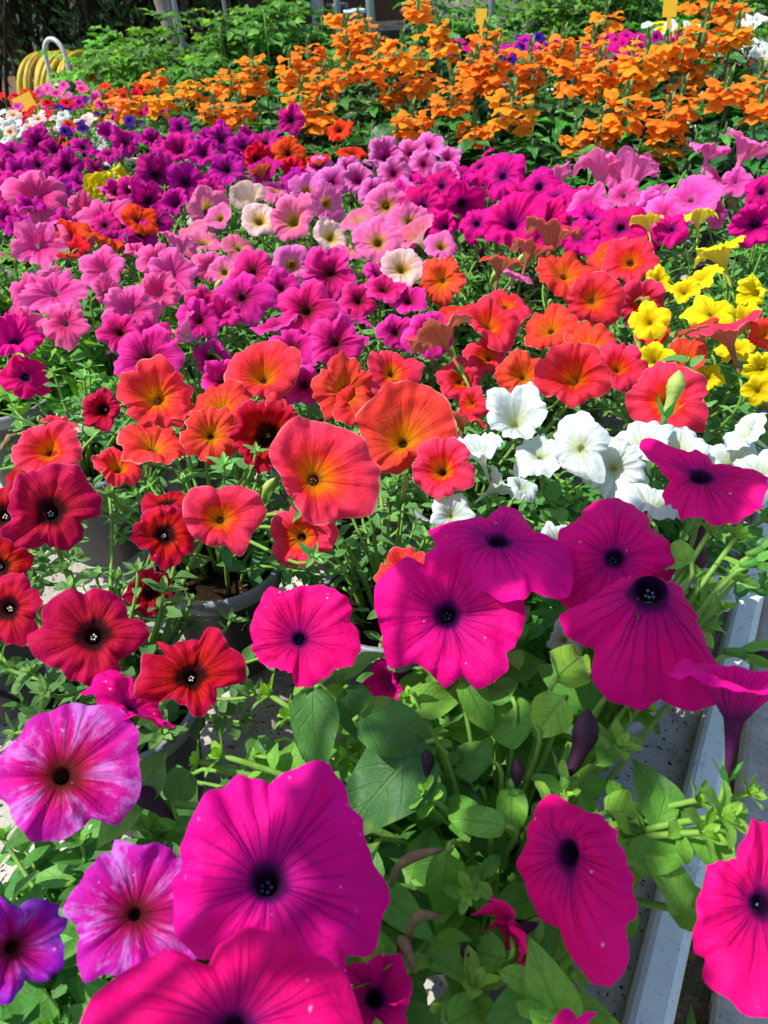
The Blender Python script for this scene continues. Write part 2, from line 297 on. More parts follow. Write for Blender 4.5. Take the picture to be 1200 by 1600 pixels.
# ------------------------------------------------------------------ flowers
def corolla(rng, R, cup, reflex, notch, ruffle, tl, thr, res=(60, 22), tip=.05, fold=.03, wilt=0.0, outline=None):
    nth, nr = res; th = np.linspace(0, 2 * np.pi, nth, endpoint=False)[None, :]; s = np.linspace(0, 1, nr)[:, None]; s = s ** .9
    x = th * 5 / (2 * np.pi); lobe_i = np.floor(x + .5).astype(int) % 5; fx = (x + .5) % 1 - .5
    lr = rng.normal(0, .075, 5)[lobe_i]; lz = rng.normal(0, .15, 5)
    cw = np.cos(np.pi * fx) ** 2; nb = np.where(fx > 0, (lobe_i + 1) % 5, (lobe_i - 1) % 5); mixw = np.abs(fx)
    lzz = lz[lobe_i] * (1 - mixw) + lz[nb] * mixw; lrr = lr * (1 - mixw) + rng.normal(0, .03) * mixw
    edge = 1 - notch * (1 - np.abs(np.cos(np.pi * fx)) ** .6) - .035 * np.exp(-((np.abs(fx) - .0) / .05) ** 2) * rng.uniform(-1, 1, 5)[lobe_i] + tip * np.exp(-(fx / .08) ** 2) + lrr
    if outline is not None: edge = outline(th)
    for q in (7, 11, 16, 23): edge = edge + rng.normal(0, .016 if outline is None else .007) * np.sin(q * th + rng.random() * 6.28)
    tv = .28
    tube = np.clip(s / tv, 0, 1); limb = np.clip((s - tv) / (1 - tv), 0, 1)
    r_t = R * (.045 + (thr - .045) * tube ** 1.8)
    g = limb ** .92
    r = np.where(s <= tv, r_t, thr * R + (R * edge - thr * R) * g)
    z = np.where(s <= tv, -tl * R * (1 - tube) , cup * R * (1 - (1 - limb) ** 2.2) - reflex * R * limb ** 2.6)
    ph = rng.random(6) * 6.28
    ruf = ruffle * (.6 * np.sin(5 * th + ph[0]) + .45 * np.sin(10 * th + ph[1]) + .35 * np.sin(15 * th + ph[2]) + .5 * np.sin(2 * th + ph[3]) + .35 * np.sin(3 * th + ph[4])+ .2 * np.sin(22 * th + ph[5]))
    z = z + R * limb ** 2.2 * (ruf + lzz) + R * .02 * np.sin(8 * limb + 4 * th + ph[0]) * limb
    z = z - fold * R * np.exp(-(fx / .07) ** 2) * np.sin(np.pi * np.clip(limb * .9, 0, 1)) + .5 * fold * R * np.exp(-((np.abs(fx) - .22) / .12) ** 2) * limb
    z = z + .035 * R * np.exp(-((np.abs(fx) - .5) / .06) ** 2) * np.sin(np.pi * limb)
    if wilt:
        r = r * (1 - wilt * limb * (.55 + .4 * np.sin(3 * th + ph[0]))); z = z + wilt * R * limb * (.5 + .25 * np.sin(7 * th + ph[1]))
    bend = rng.normal(0, .055, 5); z = z + R * limb ** 1.8 * (bend[lobe_i] * np.sin(2 * np.pi * fx)) - R * rng.uniform(.0, .07) * limb ** 9
    for q in range(6):
        kq = rng.integers(2, 9); z = z + R * .010 * limb * np.sin(kq * th + rng.uniform(4, 14) * limb + rng.random() * 6.28)
    z = z - R * rng.uniform(.03, .07, 5)[lobe_i] * np.exp(-((np.abs(fx) - .5) / .035) ** 2) * limb ** 1.3
    thw = th + limb * .05 * np.sin(5 * th + ph[2]) + wilt * limb * .8
    v = np.stack(np.broadcast_arrays(r * np.cos(thw), r * np.sin(thw), z), -1)
    uv = np.stack(np.broadcast_arrays(x + 0 * s, s + 0 * x), -1)
    f = grid_faces(nr, nth, True)[:, ::-1]
    return v, f, uv
SHAPE = {  # cup, reflex, notch, ruffle, tube, throat
 'M': (.20, .12, .16, .075, .85, .125), 'H': (.25, .18, .20, .09, .8, .13), 'P': (.18, .05, .10, .045, .85, .11), 'Q': (.25, .1, .16, .09, .85, .11), 'D': (.22, .06, .22, .06, .9, .17),
 'C': (.45, .18, .17, .075, 1.0, .10), 'O': (.45, .18, .17, .08, 1.0, .10), 'W': (.46, .30, .14, .10, 1.0, .12), 'Y': (.36, .18, .26, .10, 1.1, .12),
 'V': (.30, .14, .22, .075, .9, .13), 'K': (.32, .14, .24, .08, .95, .12), 'L': (.3, .2, .22, .09, .95, .12), 'S': (.34, .12, .13, .05, 1.0, .14),
 'A': (.38, .10, .06, .03, 1.0, .14), 'N': (.25, .18, .18, .08, .9, .13), 'B': (.25, .12, .22, .08, .9, .13), 'R': (.3, .12, .18, .08, .9, .13), 'Z': (.3, .1, .2, .05, .9, .12)}
RNG = np.random.default_rng(11)
def make_flower(plant, ty, C, n, R, rng, px, shape=None, wilt=0.0, world_outline=None):
    """corolla with its calyx and anthers as children; returns the base point and direction of its stalk"""
    n = nrm(np.asarray(n, float)); a = nrm(np.cross([.13, .95, .21], n)); b = np.cross(n, a)
    rot = rng.random() * 6.28; a, b = a * math.cos(rot) + b * math.sin(rot), -a * math.sin(rot) + b * math.cos(rot)
    outline = None
    if world_outline is not None:                 # real petal edge, measured in the plane of the bloom
        q = world_outline - C; lx, ly = q @ a, q @ b; an = np.arctan2(ly, lx) % (2 * np.pi); rr = np.hypot(lx, ly); R = float(np.mean(rr)); o = np.argsort(an); an, rr = an[o], rr[o] / R
        A3 = np.concatenate([an - 2 * np.pi, an, an + 2 * np.pi]); R3 = np.concatenate([rr, rr, rr]); tt = np.linspace(0, 2 * np.pi, 720, endpoint=False); e0 = np.interp(tt, A3, R3)
        ker = np.hanning(17); ker /= ker.sum(); e0 = np.convolve(np.concatenate([e0[-20:], e0, e0[:20]]), ker, 'same')[20:-20]
        sc = [np.mean(np.interp((ph + np.arange(5) * 1.25664) % 6.28318, tt, e0, period=6.28318)) for ph in np.linspace(0, 1.2566, 40)]; ph0 = np.linspace(0, 1.2566, 40)[int(np.argmin(sc))] - .62832
        a, b = a * math.cos(ph0) + b * math.sin(ph0), -a * math.sin(ph0) + b * math.cos(ph0)
        outline = lambda th: np.interp((th + ph0) % (2 * np.pi), tt, e0, period=2 * np.pi)
    cup, rfx, notch, ruf, tl, thr = shape or SHAPE[ty]
    cup *= rng.uniform(.75, 1.35); ruf *= rng.uniform(.8, 1.5); thr *= rng.uniform(.8, 1.2); rfx += rng.uniform(-.03, .10)
    res = (180, 50) if px > 130 else (120, 34) if px > 70 else (70, 22)
    v, f, uv = corolla(rng, R * 1.02, cup, rfx, notch, ruf, tl, thr, res, wilt=wilt, outline=outline)
    off = (cup * .75 - rfx * .4) * R
    v[..., 2] -= off * .6; top = C - n * 0
    V = C + v[..., :1] * a + v[..., 1:2] * b + v[..., 2:3] * n
    mb = MB(); mb.add(V, f, uv, rng.random()); o = mb.build('flower', PET[ty], plant, loc=C)
    base = C - n * (tl * R + off * .6)
    m2 = MB(); L = R * .42
    az = np.arange(5) * 2 * np.pi / 5 + rng.random(); dirs = nrm(n * .9 + .42 * (np.cos(az)[:, None] * a + np.sin(az)[:, None] * b))
    leaves(m2, np.repeat(base[None], 5, 0) - n * .001 + .035 * R * (np.cos(az)[:, None] * a + np.sin(az)[:, None] * b), dirs, -n + .01 + 0 * dirs, L, L * .32, -.12, .1, .55, 0, 5, 3, rng)
    tube(m2, [base - n * R * .12, base - n * R * .03, base + n * R * .05], [R * .03, R * .055, R * .05], 8, 0, .5)
    m2.build('calyx', LEAF['green'], o, loc=base)
    if px > 64 and wilt == 0 and (px > 120 or rng.random() < .6):
        m3 = MB(); p0 = C - n * (off * .6 + R * ((.20 if ty not in 'D' else .08) + rng.uniform(-.03, .05)))
        for q in range(5):
            an = q * 1.2566 + .3; rr = R * .05; p = p0 + rr * (math.cos(an) * a + math.sin(an) * b) + n * rng.uniform(-.05, .05) * R
            ball(m3, p, R * .022, 7, 0); tube(m3, [p - n * R * .3, p], R * .008, 5, 0)
        m3.build('stamen_cluster', ANTHER['blue' if ty in 'MH' else 'cream' if ty in 'DCOW' else 'dark'], o, loc=p0)
    return base, n
def make_bud(plant, p, d, L, rng, mat, leafm='green', fat=.16):
    d = nrm(np.asarray(d, float)); mb = MB(); t = np.linspace(0, 1, 9); pr = L * fat * np.array([.35, .5, .55, .62, .8, 1, .95, .62, .08])
    sd = nrm(np.cross(d, [.3, .2, .9])); pts = p + d * (t * L)[:, None] + sd * (L * .12 * np.sin(t * 2.6))[:, None]
    tube(mb, pts, pr, 10, 0); b = np.cross(d, sd)
    az = np.arange(5) * 1.2566; rad = np.cos(az)[:, None] * sd + np.sin(az)[:, None] * b
    leaves(mb, p - d * .001 + rad * L * .05, nrm(d * .9 + .5 * rad), -d + 0 * rad, L * .5, L * .17, -.1, .1, .6, 1, 5, 3, rng)
    tube(mb, [p - d * L * .25, p + d * L * .05], [L * .05, L * .09], 7, 1)
    return mb.build('bud', [mat, LEAF[leafm]], plant, loc=p)

# ------------------------------------------------------------------ foliage and pots
def shoot(mb, A, B, rng, Lmax, Wr, nl=9, lean=None, rad=.0016, tipn=6, mid=None, tint0=.35, shape=(.75, .9)):
    A = np.asarray(A, float); B = np.asarray(B, float); ln = np.linalg.norm(B - A)
    m1 = A + np.array([0, 0, .45 * ln]) + (B - A) * .12; m2 = B - np.array([0, 0, .15 * ln]) + (A - B) * .18
    if mid is not None: m1 = m2 = np.asarray(mid, float)
    pts = bez(A, m1, m2, B, 12); tube(mb, pts, np.linspace(rad, rad * .6, 12), 6, 1, .5)
    t = np.sort(rng.uniform(.22, .95, nl)); idx = t * 11; i0 = np.clip(idx.astype(int), 0, 10); fr = (idx - i0)[:, None]
    p = pts[i0] * (1 - fr) + pts[i0 + 1] * fr; tg = nrm(pts[i0 + 1] - pts[i0])
    az = np.arange(nl) * 2.4 + rng.random() * 6.28
    out = np.stack([np.cos(az), np.sin(az), 0 * az], 1); out = nrm(out - tg * np.sum(out * tg, 1)[:, None] * .8)
    d = nrm(out + tg * rng.uniform(.1, .5, (nl, 1)) + np.array([0, 0, .15])); L = Lmax * (1 - .55 * t) * rng.uniform(.75, 1.2, nl)
    leaves(mb, p, d, np.array([0, 0, 1.0]) + .35 * tg + rng.normal(0, .22, (nl, 3)), L, L * Wr * rng.uniform(.85, 1.15, nl), rng.uniform(.05, .45, nl), .28, np.clip(tint0 * .5 + .5 * t * rng.uniform(.6, 1.1, nl), 0, 1), 0, 9, 5, rng, .08, shape)
    tg = nrm(pts[-1] - pts[-3]); sd = nrm(np.cross(tg, [.4, .8, .1])); bb = np.cross(sd, tg); az = np.arange(tipn) * 2.4; el = np.linspace(.9, .25, tipn)[:, None]
    d = nrm(tg * (1.15 - el) + el * (np.cos(az)[:, None] * sd + np.sin(az)[:, None] * bb)); L = Lmax * np.linspace(.62, .26, tipn)
    leaves(mb, np.repeat(pts[-1:], tipn, 0) - tg * .001, d, tg + .3 * np.array([0, 0, 1]) + 0 * d, L, L * Wr * .85, rng.uniform(-.05, .25, tipn), .3, np.linspace(.6, 1.0, tipn), 0, 8, 5, rng, .08, shape)
FOL = {  # leaf material, leaf length, width ratio, shoots, top height
 'M': ('lime', .040, .60, 16, .165), 'P': ('green', .034, .5, 24, .140), 'D': ('grey', .024, .46, 20, .158), 'C': ('grey', .023, .46, 20, .160), 'O': ('grey', .023, .44, 18, .165),
 'W': ('green', .026, .60, 20, .165), 'Y': ('green', .022, .45, 18, .165), 'V': ('grey', .023, .45, 18, .165), 'K': ('lime', .028, .55, 18, .165), 'L': ('green', .024, .45, 18, .170),
 'S': ('green', .022, .55, 18, .170), 'N': ('green', .022, .45, 16, .170), 'B': ('green', .022, .45, 16, .168), 'R': ('green', .024, .45, 16, .165), 'H': ('green', .025, .45, 18, .168), 'Z': ('green', .022, .45, 16, .165)}
def make_pot(plant, c, r=.047, h=.10, mat=None, soil=True):
    mb = MB(); lip = .006
    lathe(mb, c, [(0.001, .002), (r * .70, .002), (r * .72, .004), (r * .93, h - .014), (r * .95, h - .013), (r * 1.0, h - .012), (r * 1.02, h - .010), (r * 1.03, h - .002), (r * 1.02, h), (r * .96, h), (r * .94, h - .003), (r * .90, h - .03), (r * .86, h - .03)], 40)
    p = mb.build('pot', mat or POT, plant, loc=c)
    m = MB(); lathe(m, c, [(r * 1.005, h - .0115), (r * 1.035, h - .010), (r * 1.05, h - .002), (r * 1.04, h + .0015), (r * .97, h + .0015), (r * .945, h - .004)], 44); m.build('rim', RIM, p, loc=c)
    if soil:
        m = MB(); rr = np.linspace(0.0005, r * .89, 6); lathe(m, c, np.stack([rr, h - .018 + .003 * np.cos(rr * 300)], 1), 20); m.build('soil', SOIL, plant, loc=c)
    return p
GRP = {'M': 'hot magenta petunias', 'P': 'streaked purple petunias', 'D': 'dark red petunias', 'C': 'coral petunias', 'O': 'orange red petunias', 'W': 'white petunias', 'Y': 'yellow petunias', 'V': 'violet pink petunias',
       'K': 'pink petunias', 'L': 'light pink petunias', 'S': 'salmon pink petunias', 'N': 'veined pink petunias', 'B': 'purple petunias', 'R': 'scarlet petunias', 'H': 'rear magenta petunias', 'Z': 'small yellow petunias'}
U = np.array([.5, .8660254]); V = np.array([-.8660254, .5]); W0 = np.array([.118, .316]); SP = .137
def cell(i, j): return W0 + SP * (i * U + j * V)
PLANTS = {  # row along the rail, column away from it: variety, label
 (-2, 0): ('M', 'hot magenta petunia with the biggest blooms of all, at the bottom edge of the picture'),
 (-1, 0): ('M', 'hot magenta petunia with broad lime leaves and shoots trailing over the metal rail'),
 (-2, 1): ('P', 'streaked purple petunia with blooms paling to violet, bottom left corner'),
 (-1, 2): ('D', 'dark red petunia with black-throated star blooms beside the bare patch of bench'),
 (-1, 3): ('D', 'dark red petunia cut off by the left edge, next to the coral blooms'),
 (0, 0): ('W', 'white petunia in the pale shiny pot nearest the metal rail'),
 (0, 1): ('C', 'coral petunia with two wide red-orange blooms just behind the front magenta flower'),
 (0, 2): ('C', 'coral petunia in the dark pot whose grey rim and soil show'),
 (0, 3): ('C', 'coral petunia with pale rolled petal edges beside the pot at the left edge'),
 (0, 4): ('M', 'hot magenta petunia in the bare grey pot at the left edge'),
 (1, 0): ('W', 'white petunia just behind the first white one, below the yellow flowers'),
 (1, 1): ('O', 'orange red petunia directly left of the white blooms'),
 (1, 2): ('V', 'violet pink petunia whose blooms peep out behind the tallest coral flower'),
 (1, 3): ('V', 'violet pink petunia with a flat bloom beside the lime leaves at left'),
 (1, 4): ('K', 'pink petunia over thick lime foliage at the left, above the dark soil gap'),
 (2, 0): ('O', 'orange red petunia with a pale green bud across its bloom, before the yellow ones'),
 (2, 1): ('O', 'orange red petunia with a broad yellow-hearted bloom, above the white blooms'),
 (2, 2): ('V', 'violet pink petunia in the middle, left of the red blooms'),
 (2, 3): ('V', 'violet pink petunia with strongly dark-veined blooms, left of the middle'),
 (2, 4): ('K', 'pink petunia with a round bloom facing the camera, left of the salmon ones'),
 (2, 5): ('R', 'scarlet petunia showing rusty orange backs among the pink ones at left'),
 (2, 6): ('K', 'pink petunia at the left edge above the magenta bloom'),
 (3, 0): ('Y', 'yellow petunia in full bloom near the right edge'),
 (3, 1): ('O', 'orange red petunia behind the others of its colour, below the magenta row'),
 (3, 2): ('S', 'salmon pink petunia right behind the first red-orange bloom'),
 (3, 3): ('S', 'salmon pink petunia with cream blooms and brown-yellow throats in the middle'),
 (3, 4): ('S', 'salmon pink petunia with a yellow-throated bloom among round green leaves'),
 (3, 5): ('B', 'purple petunia directly behind the round pink bloom at left'),
 (3, 6): ('K', 'pink petunia with the tallest pink bloom at far left, before the purple mass'),
 (3, 7): ('B', 'purple petunia cut off by the left edge beside the tallest pink bloom'),
 (4, 0): ('Y', 'yellow petunia with trumpets seen from the side, further back at right'),
 (4, 1): ('H', 'magenta petunia right behind the yellow trumpets'),
 (4, 2): ('H', 'magenta petunia in the middle of the rear right, over brown old blooms'),
 (4, 3): ('S', 'pale salmon petunia left of the big dark-eyed magenta bloom'),
 (4, 4): ('S', 'salmon pink petunia rearmost of its kind, below the orange red ones'),
 (4, 5): ('B', 'purple petunia beside the rearmost salmon pink blooms'),
 (4, 6): ('B', 'purple petunia with the largest purple bloom, dark-eyed and facing the camera'),
 (4, 7): ('Z', 'small yellow petunia buried among the purple blooms'),
 (4, 8): ('B', 'purple petunia at the left edge behind the tallest pink bloom'),
 (4, 9): ('B', 'purple petunia half out of the left edge, below the mixed annuals'),
 (5, 0): ('H', 'magenta petunia with a dark-eyed bloom at the right edge'),
 (5, 1): ('L', 'light pink petunia with a broad flat bloom behind the yellow trumpets'),
 (5, 2): ('H', 'magenta petunia left of the light pink blooms in the rear'),
 (5, 3): ('H', 'magenta petunia with a large dark-eyed bloom facing the camera'),
 (5, 4): ('N', 'veined pink petunia in front of the other veined pink one'),
 (5, 5): ('R', 'orange scarlet petunia between the purple and the veined pink ones'),
 (5, 6): ('B', 'purple petunia left of the orange scarlet blooms'),
 (5, 7): ('B', 'purple petunia behind the yellow blooms at left'),
 (5, 8): ('B', 'purple petunia in front of the white and red annuals'),
 (5, 9): ('B', 'purple petunia below the lime green annuals at the left edge'),
 (6, 0): ('L', 'light pink petunia with a single bloom by the right edge below the orange heads'),
 (6, 1): ('L', 'light pink petunia with trumpets on tall stalks against the crossandra leaves'),
 (6, 2): ('L', 'light pink petunia with two flat side-on trumpets below the orange heads'),
 (6, 3): ('H', 'magenta petunia at the foot of the orange crossandra, right of centre'),
 (6, 4): ('N', 'veined pink petunia at the foot of the orange crossandra'),
 (6, 5): ('R', 'crimson petunia with one bloom raised against the orange crossandra'),
 (6, 6): ('B', 'purple petunia with one bloom raised high beside the crimson one'),
 (6, 7): ('B', 'purple petunia under the lowest orange heads at left'),
 (6, 8): ('B', 'purple petunia left of the lowest orange heads'),
}
SHIFT = {(-1, 2): (.022, -.028), (0, 2): (-.006, -.018), (0, 4): (-.03, .12), (0, 3): (-.03, .06), (1, 4): (0, .05), (-2, 0): (.0, -.01)}
FLOWERS = [l.split() for l in '''
M 440 1350 335 .05 .22 .015
M 345 1610 430 .0 .3 .04
M 703 958 225 .05 .1 .0
M 475 1000 172 -.12 .12 .0
M 878 1385 290 -.7 .08 .0
M 1010 955 285 .05 .35 .03
M 1195 1440 300 .45 .1 .0
M 1150 1095 200 .3 .87 .02
M 785 850 225 .0 .80 .02
M 1105 745 205 .05 .8 .04
M 960 872 200 .0 .86 .01
M 612 1062 95 -.5 -.1 -.04
M 808 1455 140 -.45 -.35 -.05
M 585 1560 150 .35 .0 -.04
M 850 1650 200 .0 .35 .0
M 205 1105 150 .15 .8 -.005
P 107 1210 217 .0 .15 .0
P 225 1425 245 .1 .1 -.005
P 20 1480 155 .3 .25 -.005
D 147 985 172 .05 .25 .0
D 300 1050 175 .1 .2 -.005
D 85 790 152 .05 .2 .0
D 5 805 120 -.2 .3 .0
D 12 950 115 -.3 .2 .005
D 0 885 90 -.2 .3 -.01
D 258 835 100 -.1 .45 -.01
D 262 785 90 .0 .65 -.01
D 235 925 75 .45 -.25 -.04
D 160 640 75 -.25 .5 .0
D 415 680 122 -.15 .3 .0
C 508 738 172 .05 .15 .02
C 350 805 122 -.1 .1 .0
C 470 840 110 -.2 .2 -.02
C 408 580 115 .0 .45 .005
C 245 622 110 .05 .5 .005
C 345 640 100 .0 .55 -.005
C 240 700 102 .05 .68 -.005
C 330 680 95 -.1 .2 .0
C 75 705 105 .0 .5 .0
C 92 672 62 .1 .7 .0
C 185 732 75 -.2 .4 -.02
C 540 612 105 .25 .6 .0
C 635 675 150 -.1 .25 .0
C 612 583 95 .0 .5 .0
C 690 735 118 -.1 .65 .0
C 640 905 105 -.3 .25 -.03
O 690 438 76 -.35 .2 .0
O 780 418 66 .0 .93 .01 b
O 826 398 66 .0 .93 .01 b
O 930 468 92 .08 .15 .005
O 882 430 90 .0 .5 .0
O 985 410 82 .1 .7 .0
O 1000 472 76 .2 .35 -.02
O 765 508 96 .0 .6 .005
O 790 478 84 .0 .7 .0
O 860 515 82 .0 .5 .0
O 690 530 100 -.7 .5 .01 b
O 920 547 102 .0 .66 -.005
O 897 590 122 .0 .35 .01
O 818 588 80 -.3 .3 -.005
O 965 575 86 .2 .4 -.005
O 1042 628 122 .0 .1 .0
O 762 558 70 .0 .4 -.02
O 718 595 70 .1 .4 -.02
O 1072 560 72 .3 .55 -.01
O 1066 600 60 .2 -.5 -.015 b
O 1137 525 102 .12 .75 .015 b
O 1195 522 60 .0 .5 .01
O 735 630 60 -.4 .5 -.02
O 862 375 95 .0 .93 .0 b
O 950 400 70 .0 .75 .0
W 805 655 112 .1 .55 .005
W 905 690 118 -.45 .3 .01
W 1000 692 110 .1 .35 .0
W 1022 790 115 .3 .55 .0
W 750 710 88 -.1 .65 .0
W 815 762 52 .1 .75 -.01
W 772 762 62 .6 .5 -.02 b
W 1168 678 82 -.3 .5 .01
W 1185 740 95 -.2 .35 .01
W 880 1000 72 -.35 .2 -.04
W 875 848 75 .0 .72 -.01
W 1085 905 70 .2 .4 -.04
W 705 805 65 -.1 .6 -.02
W 1120 930 60 .3 .5 -.05
Y 1012 352 46 -.15 .93 .005 b
Y 1090 343 62 .0 .93 .005 b
Y 1097 435 72 -.05 .35 .0
Y 1070 455 56 -.1 .6 -.005
Y 1180 458 72 -.15 .25 .005
Y 1127 402 76 .05 .93 .005 b
Y 1112 490 76 .0 .45 .0
Y 1030 437 42 .35 .3 -.005
Y 1015 503 60 -.3 .3 .008
Y 1022 562 62 .1 .35 -.01
Y 1190 575 62 .0 .4 .0
Y 1185 610 52 .2 .3 -.01
Y 1150 545 60 .1 .4 -.01
Y 1105 590 46 .1 .3 -.02
Y 1165 500 50 .1 .6 -.01
V 395 425 77 .0 .2 .0
V 515 428 87 .0 .15 .0
V 478 485 97 .0 .3 .0
V 525 537 86 .0 .4 .0
V 230 560 102 -.2 .45 .0
V 378 465 86 .0 .65 .0
V 312 500 66 .15 .5 .0
V 345 592 66 -.1 .3 .0
V 292 525 76 -.45 .55 .0 b
V 460 545 80 .1 .5 -.01
V 600 452 62 .1 .5 .0
V 638 470 60 .1 .4 -.01
V 590 428 52 .0 .6 .0
V 475 602 70 -.1 .3 -.01
V 618 520 60 .0 .4 -.015
V 440 600 60 -.1 .2 -.015
V 350 490 60 -.2 .6 -.01
V 560 470 60 .2 .5 -.01
V 330 560 55 .0 .4 -.02
V 660 500 55 .0 .4 -.02
K 270 428 80 .0 .3 .0
K 205 485 87 .0 .3 .0
K 247 457 76 .1 .4 .0
K 57 308 92 .0 .5 .0
K 165 340 87 .1 .55 .0
K 60 383 76 .0 .7 .0
K 85 458 100 .0 .8 .0
K 102 505 76 -.1 .35 -.005
K 282 387 60 .0 .75 .0 b
K 215 395 50 -.2 .7 -.005
K 120 372 55 .0 .6 -.01
K 130 325 50 .0 .6 .0
K 165 455 50 .2 .6 -.01
K 40 460 60 -.1 .7 .0
M 22 530 92 .1 .12 .0
M 40 590 70 .1 -.2 -.03
S 325 328 67 .12 .25 .0
S 457 345 80 .05 .3 .0
S 516 370 62 .0 .3 .0
S 590 378 76 .1 .22 .0
S 456 415 62 .0 .2 .0
S 628 420 66 .1 .3 .0
S 510 317 60 .0 .5 .0
S 388 315 60 -.3 .6 .0 b
S 652 370 86 .0 .7 .0
S 603 322 70 .0 .5 .0
S 405 345 60 .2 .6 .0
S 318 380 60 .0 .4 -.01
S 560 345 55 .0 .6 .0
S 690 385 55 .1 .6 .0
S 350 425 50 -.3 .4 -.01
S 480 300 55 .0 .6 .0
S 640 345 60 .1 .5 .0
S 430 300 50 .0 .6 .0
N 600 243 62 .0 .3 .0
N 642 240 55 .0 .5 .0
N 696 275 46 .0 .3 .0
N 662 257 50 .1 .4 .0
N 560 282 55 .0 .5 .0
N 625 297 55 .0 .6 .0
N 520 285 52 .0 .6 .0
N 585 300 50 .1 .5 .0
N 670 228 50 .0 .6 .0
N 700 248 46 .1 .5 .0
N 545 262 48 .0 .5 .0
N 615 272 50 .0 .4 .0
B 243 273 68 .0 .2 .0
B 290 285 60 .0 .4 .0
B 355 265 56 .0 .25 .0
B 195 222 46 .0 .4 .0
B 105 262 52 .0 .4 .0
B 125 285 46 .1 .5 .0
B 60 258 50 .0 .6 .0
B 20 235 60 .0 .6 .0
B 30 270 50 .0 .6 .0
B 150 265 42 .0 .5 .0
B 280 235 56 .0 .5 .0
B 318 240 52 .0 .4 .0
B 345 218 46 .1 .6 .0
B 205 300 50 .0 .5 .0
B 413 265 52 .0 .5 .0
B 275 318 52 .0 .5 .0
B 230 312 62 .0 .5 .0
B 90 300 45 .0 .5 .0
B 15 300 55 .0 .5 .0
B 10 340 50 .1 .4 .0
B 130 230 44 .0 .5 .0
B 60 222 46 .0 .6 .0
B 310 278 50 .1 .5 .0
B 380 232 46 .0 .6 .0
B 240 220 46 .0 .5 .0
B 330 300 46 .0 .5 .0
B 105 345 48 -.1 .5 -.01
B 30 355 45 .0 .5 -.01
B 455 188 46 .0 .35 .03
B 415 222 45 .0 .6 .0
B 170 240 40 .0 .5 .0
B 85 235 40 .0 .5 .0
B 180 300 42 .0 .5 -.005
B 460 280 45 .0 .5 -.005
B 440 225 42 .0 .5 .0
B 15 265 44 .0 .4 .0
R 217 345 60 .0 .2 .0
R 450 240 52 .0 .35 .005
R 400 246 52 .0 .35 .005
R 456 265 40 .0 .3 -.005
R 550 240 50 .0 .4 .0
R 530 203 46 .0 .3 .02
R 110 375 60 -.1 .4 -.01
R 165 385 80 .1 .8 -.015 b
R 500 255 44 .0 .7 .0
H 722 320 86 .0 .2 .0
H 660 322 80 .0 .55 .0
H 785 275 76 .0 .6 .0
H 842 292 70 .0 .6 .0
H 800 347 112 .0 .72 .0
H 868 305 62 .0 .7 .0
H 970 355 92 .0 .55 .0
H 1178 350 80 -.2 .2 .0
H 1050 358 52 .1 .5 .0
H 690 290 60 .0 .6 .0
H 750 260 60 .0 .6 .0
H 855 345 70 .1 .6 -.005
H 815 305 60 .0 .5 .0
H 745 350 60 .0 .6 -.01
H 1190 300 50 .1 .6 .0
H 905 370 60 .0 .6 -.01
H 1010 375 50 .0 .5 -.02
H 720 270 55 .0 .6 .0
L 920 318 66 .0 .4 .0
L 940 270 90 .0 .93 .01 b
L 985 282 82 .0 .93 .01 b
L 1080 310 92 .0 .6 .005
L 1107 240 62 .0 .93 .02 b
L 1163 240 82 .0 .93 .02 b
L 1040 335 70 .1 .5 .0
L 1018 322 50 .0 .4 -.005
L 1010 262 42 .5 .75 .01 b
L 975 305 55 .0 .6 .0
L 1120 330 55 .1 .5 -.005
Z 165 290 46 .1 .5 -.005
Z 190 275 38 .2 .4 -.005
Z 145 292 38 .0 .4 -.005
W 960 730 95 -.2 .5 -.005
W 845 712 90 .3 .6 -.005
W 1060 700 90 .35 .5 .0
W 1145 720 90 .0 .6 -.01
W 985 760 60 -.4 .4 -.02
C 440 650 80 .2 .5 -.01
C 285 645 80 -.2 .6 -.01
D 60 735 90 -.3 .6 -.01
'''.strip().splitlines()]
OUTLINE = {}
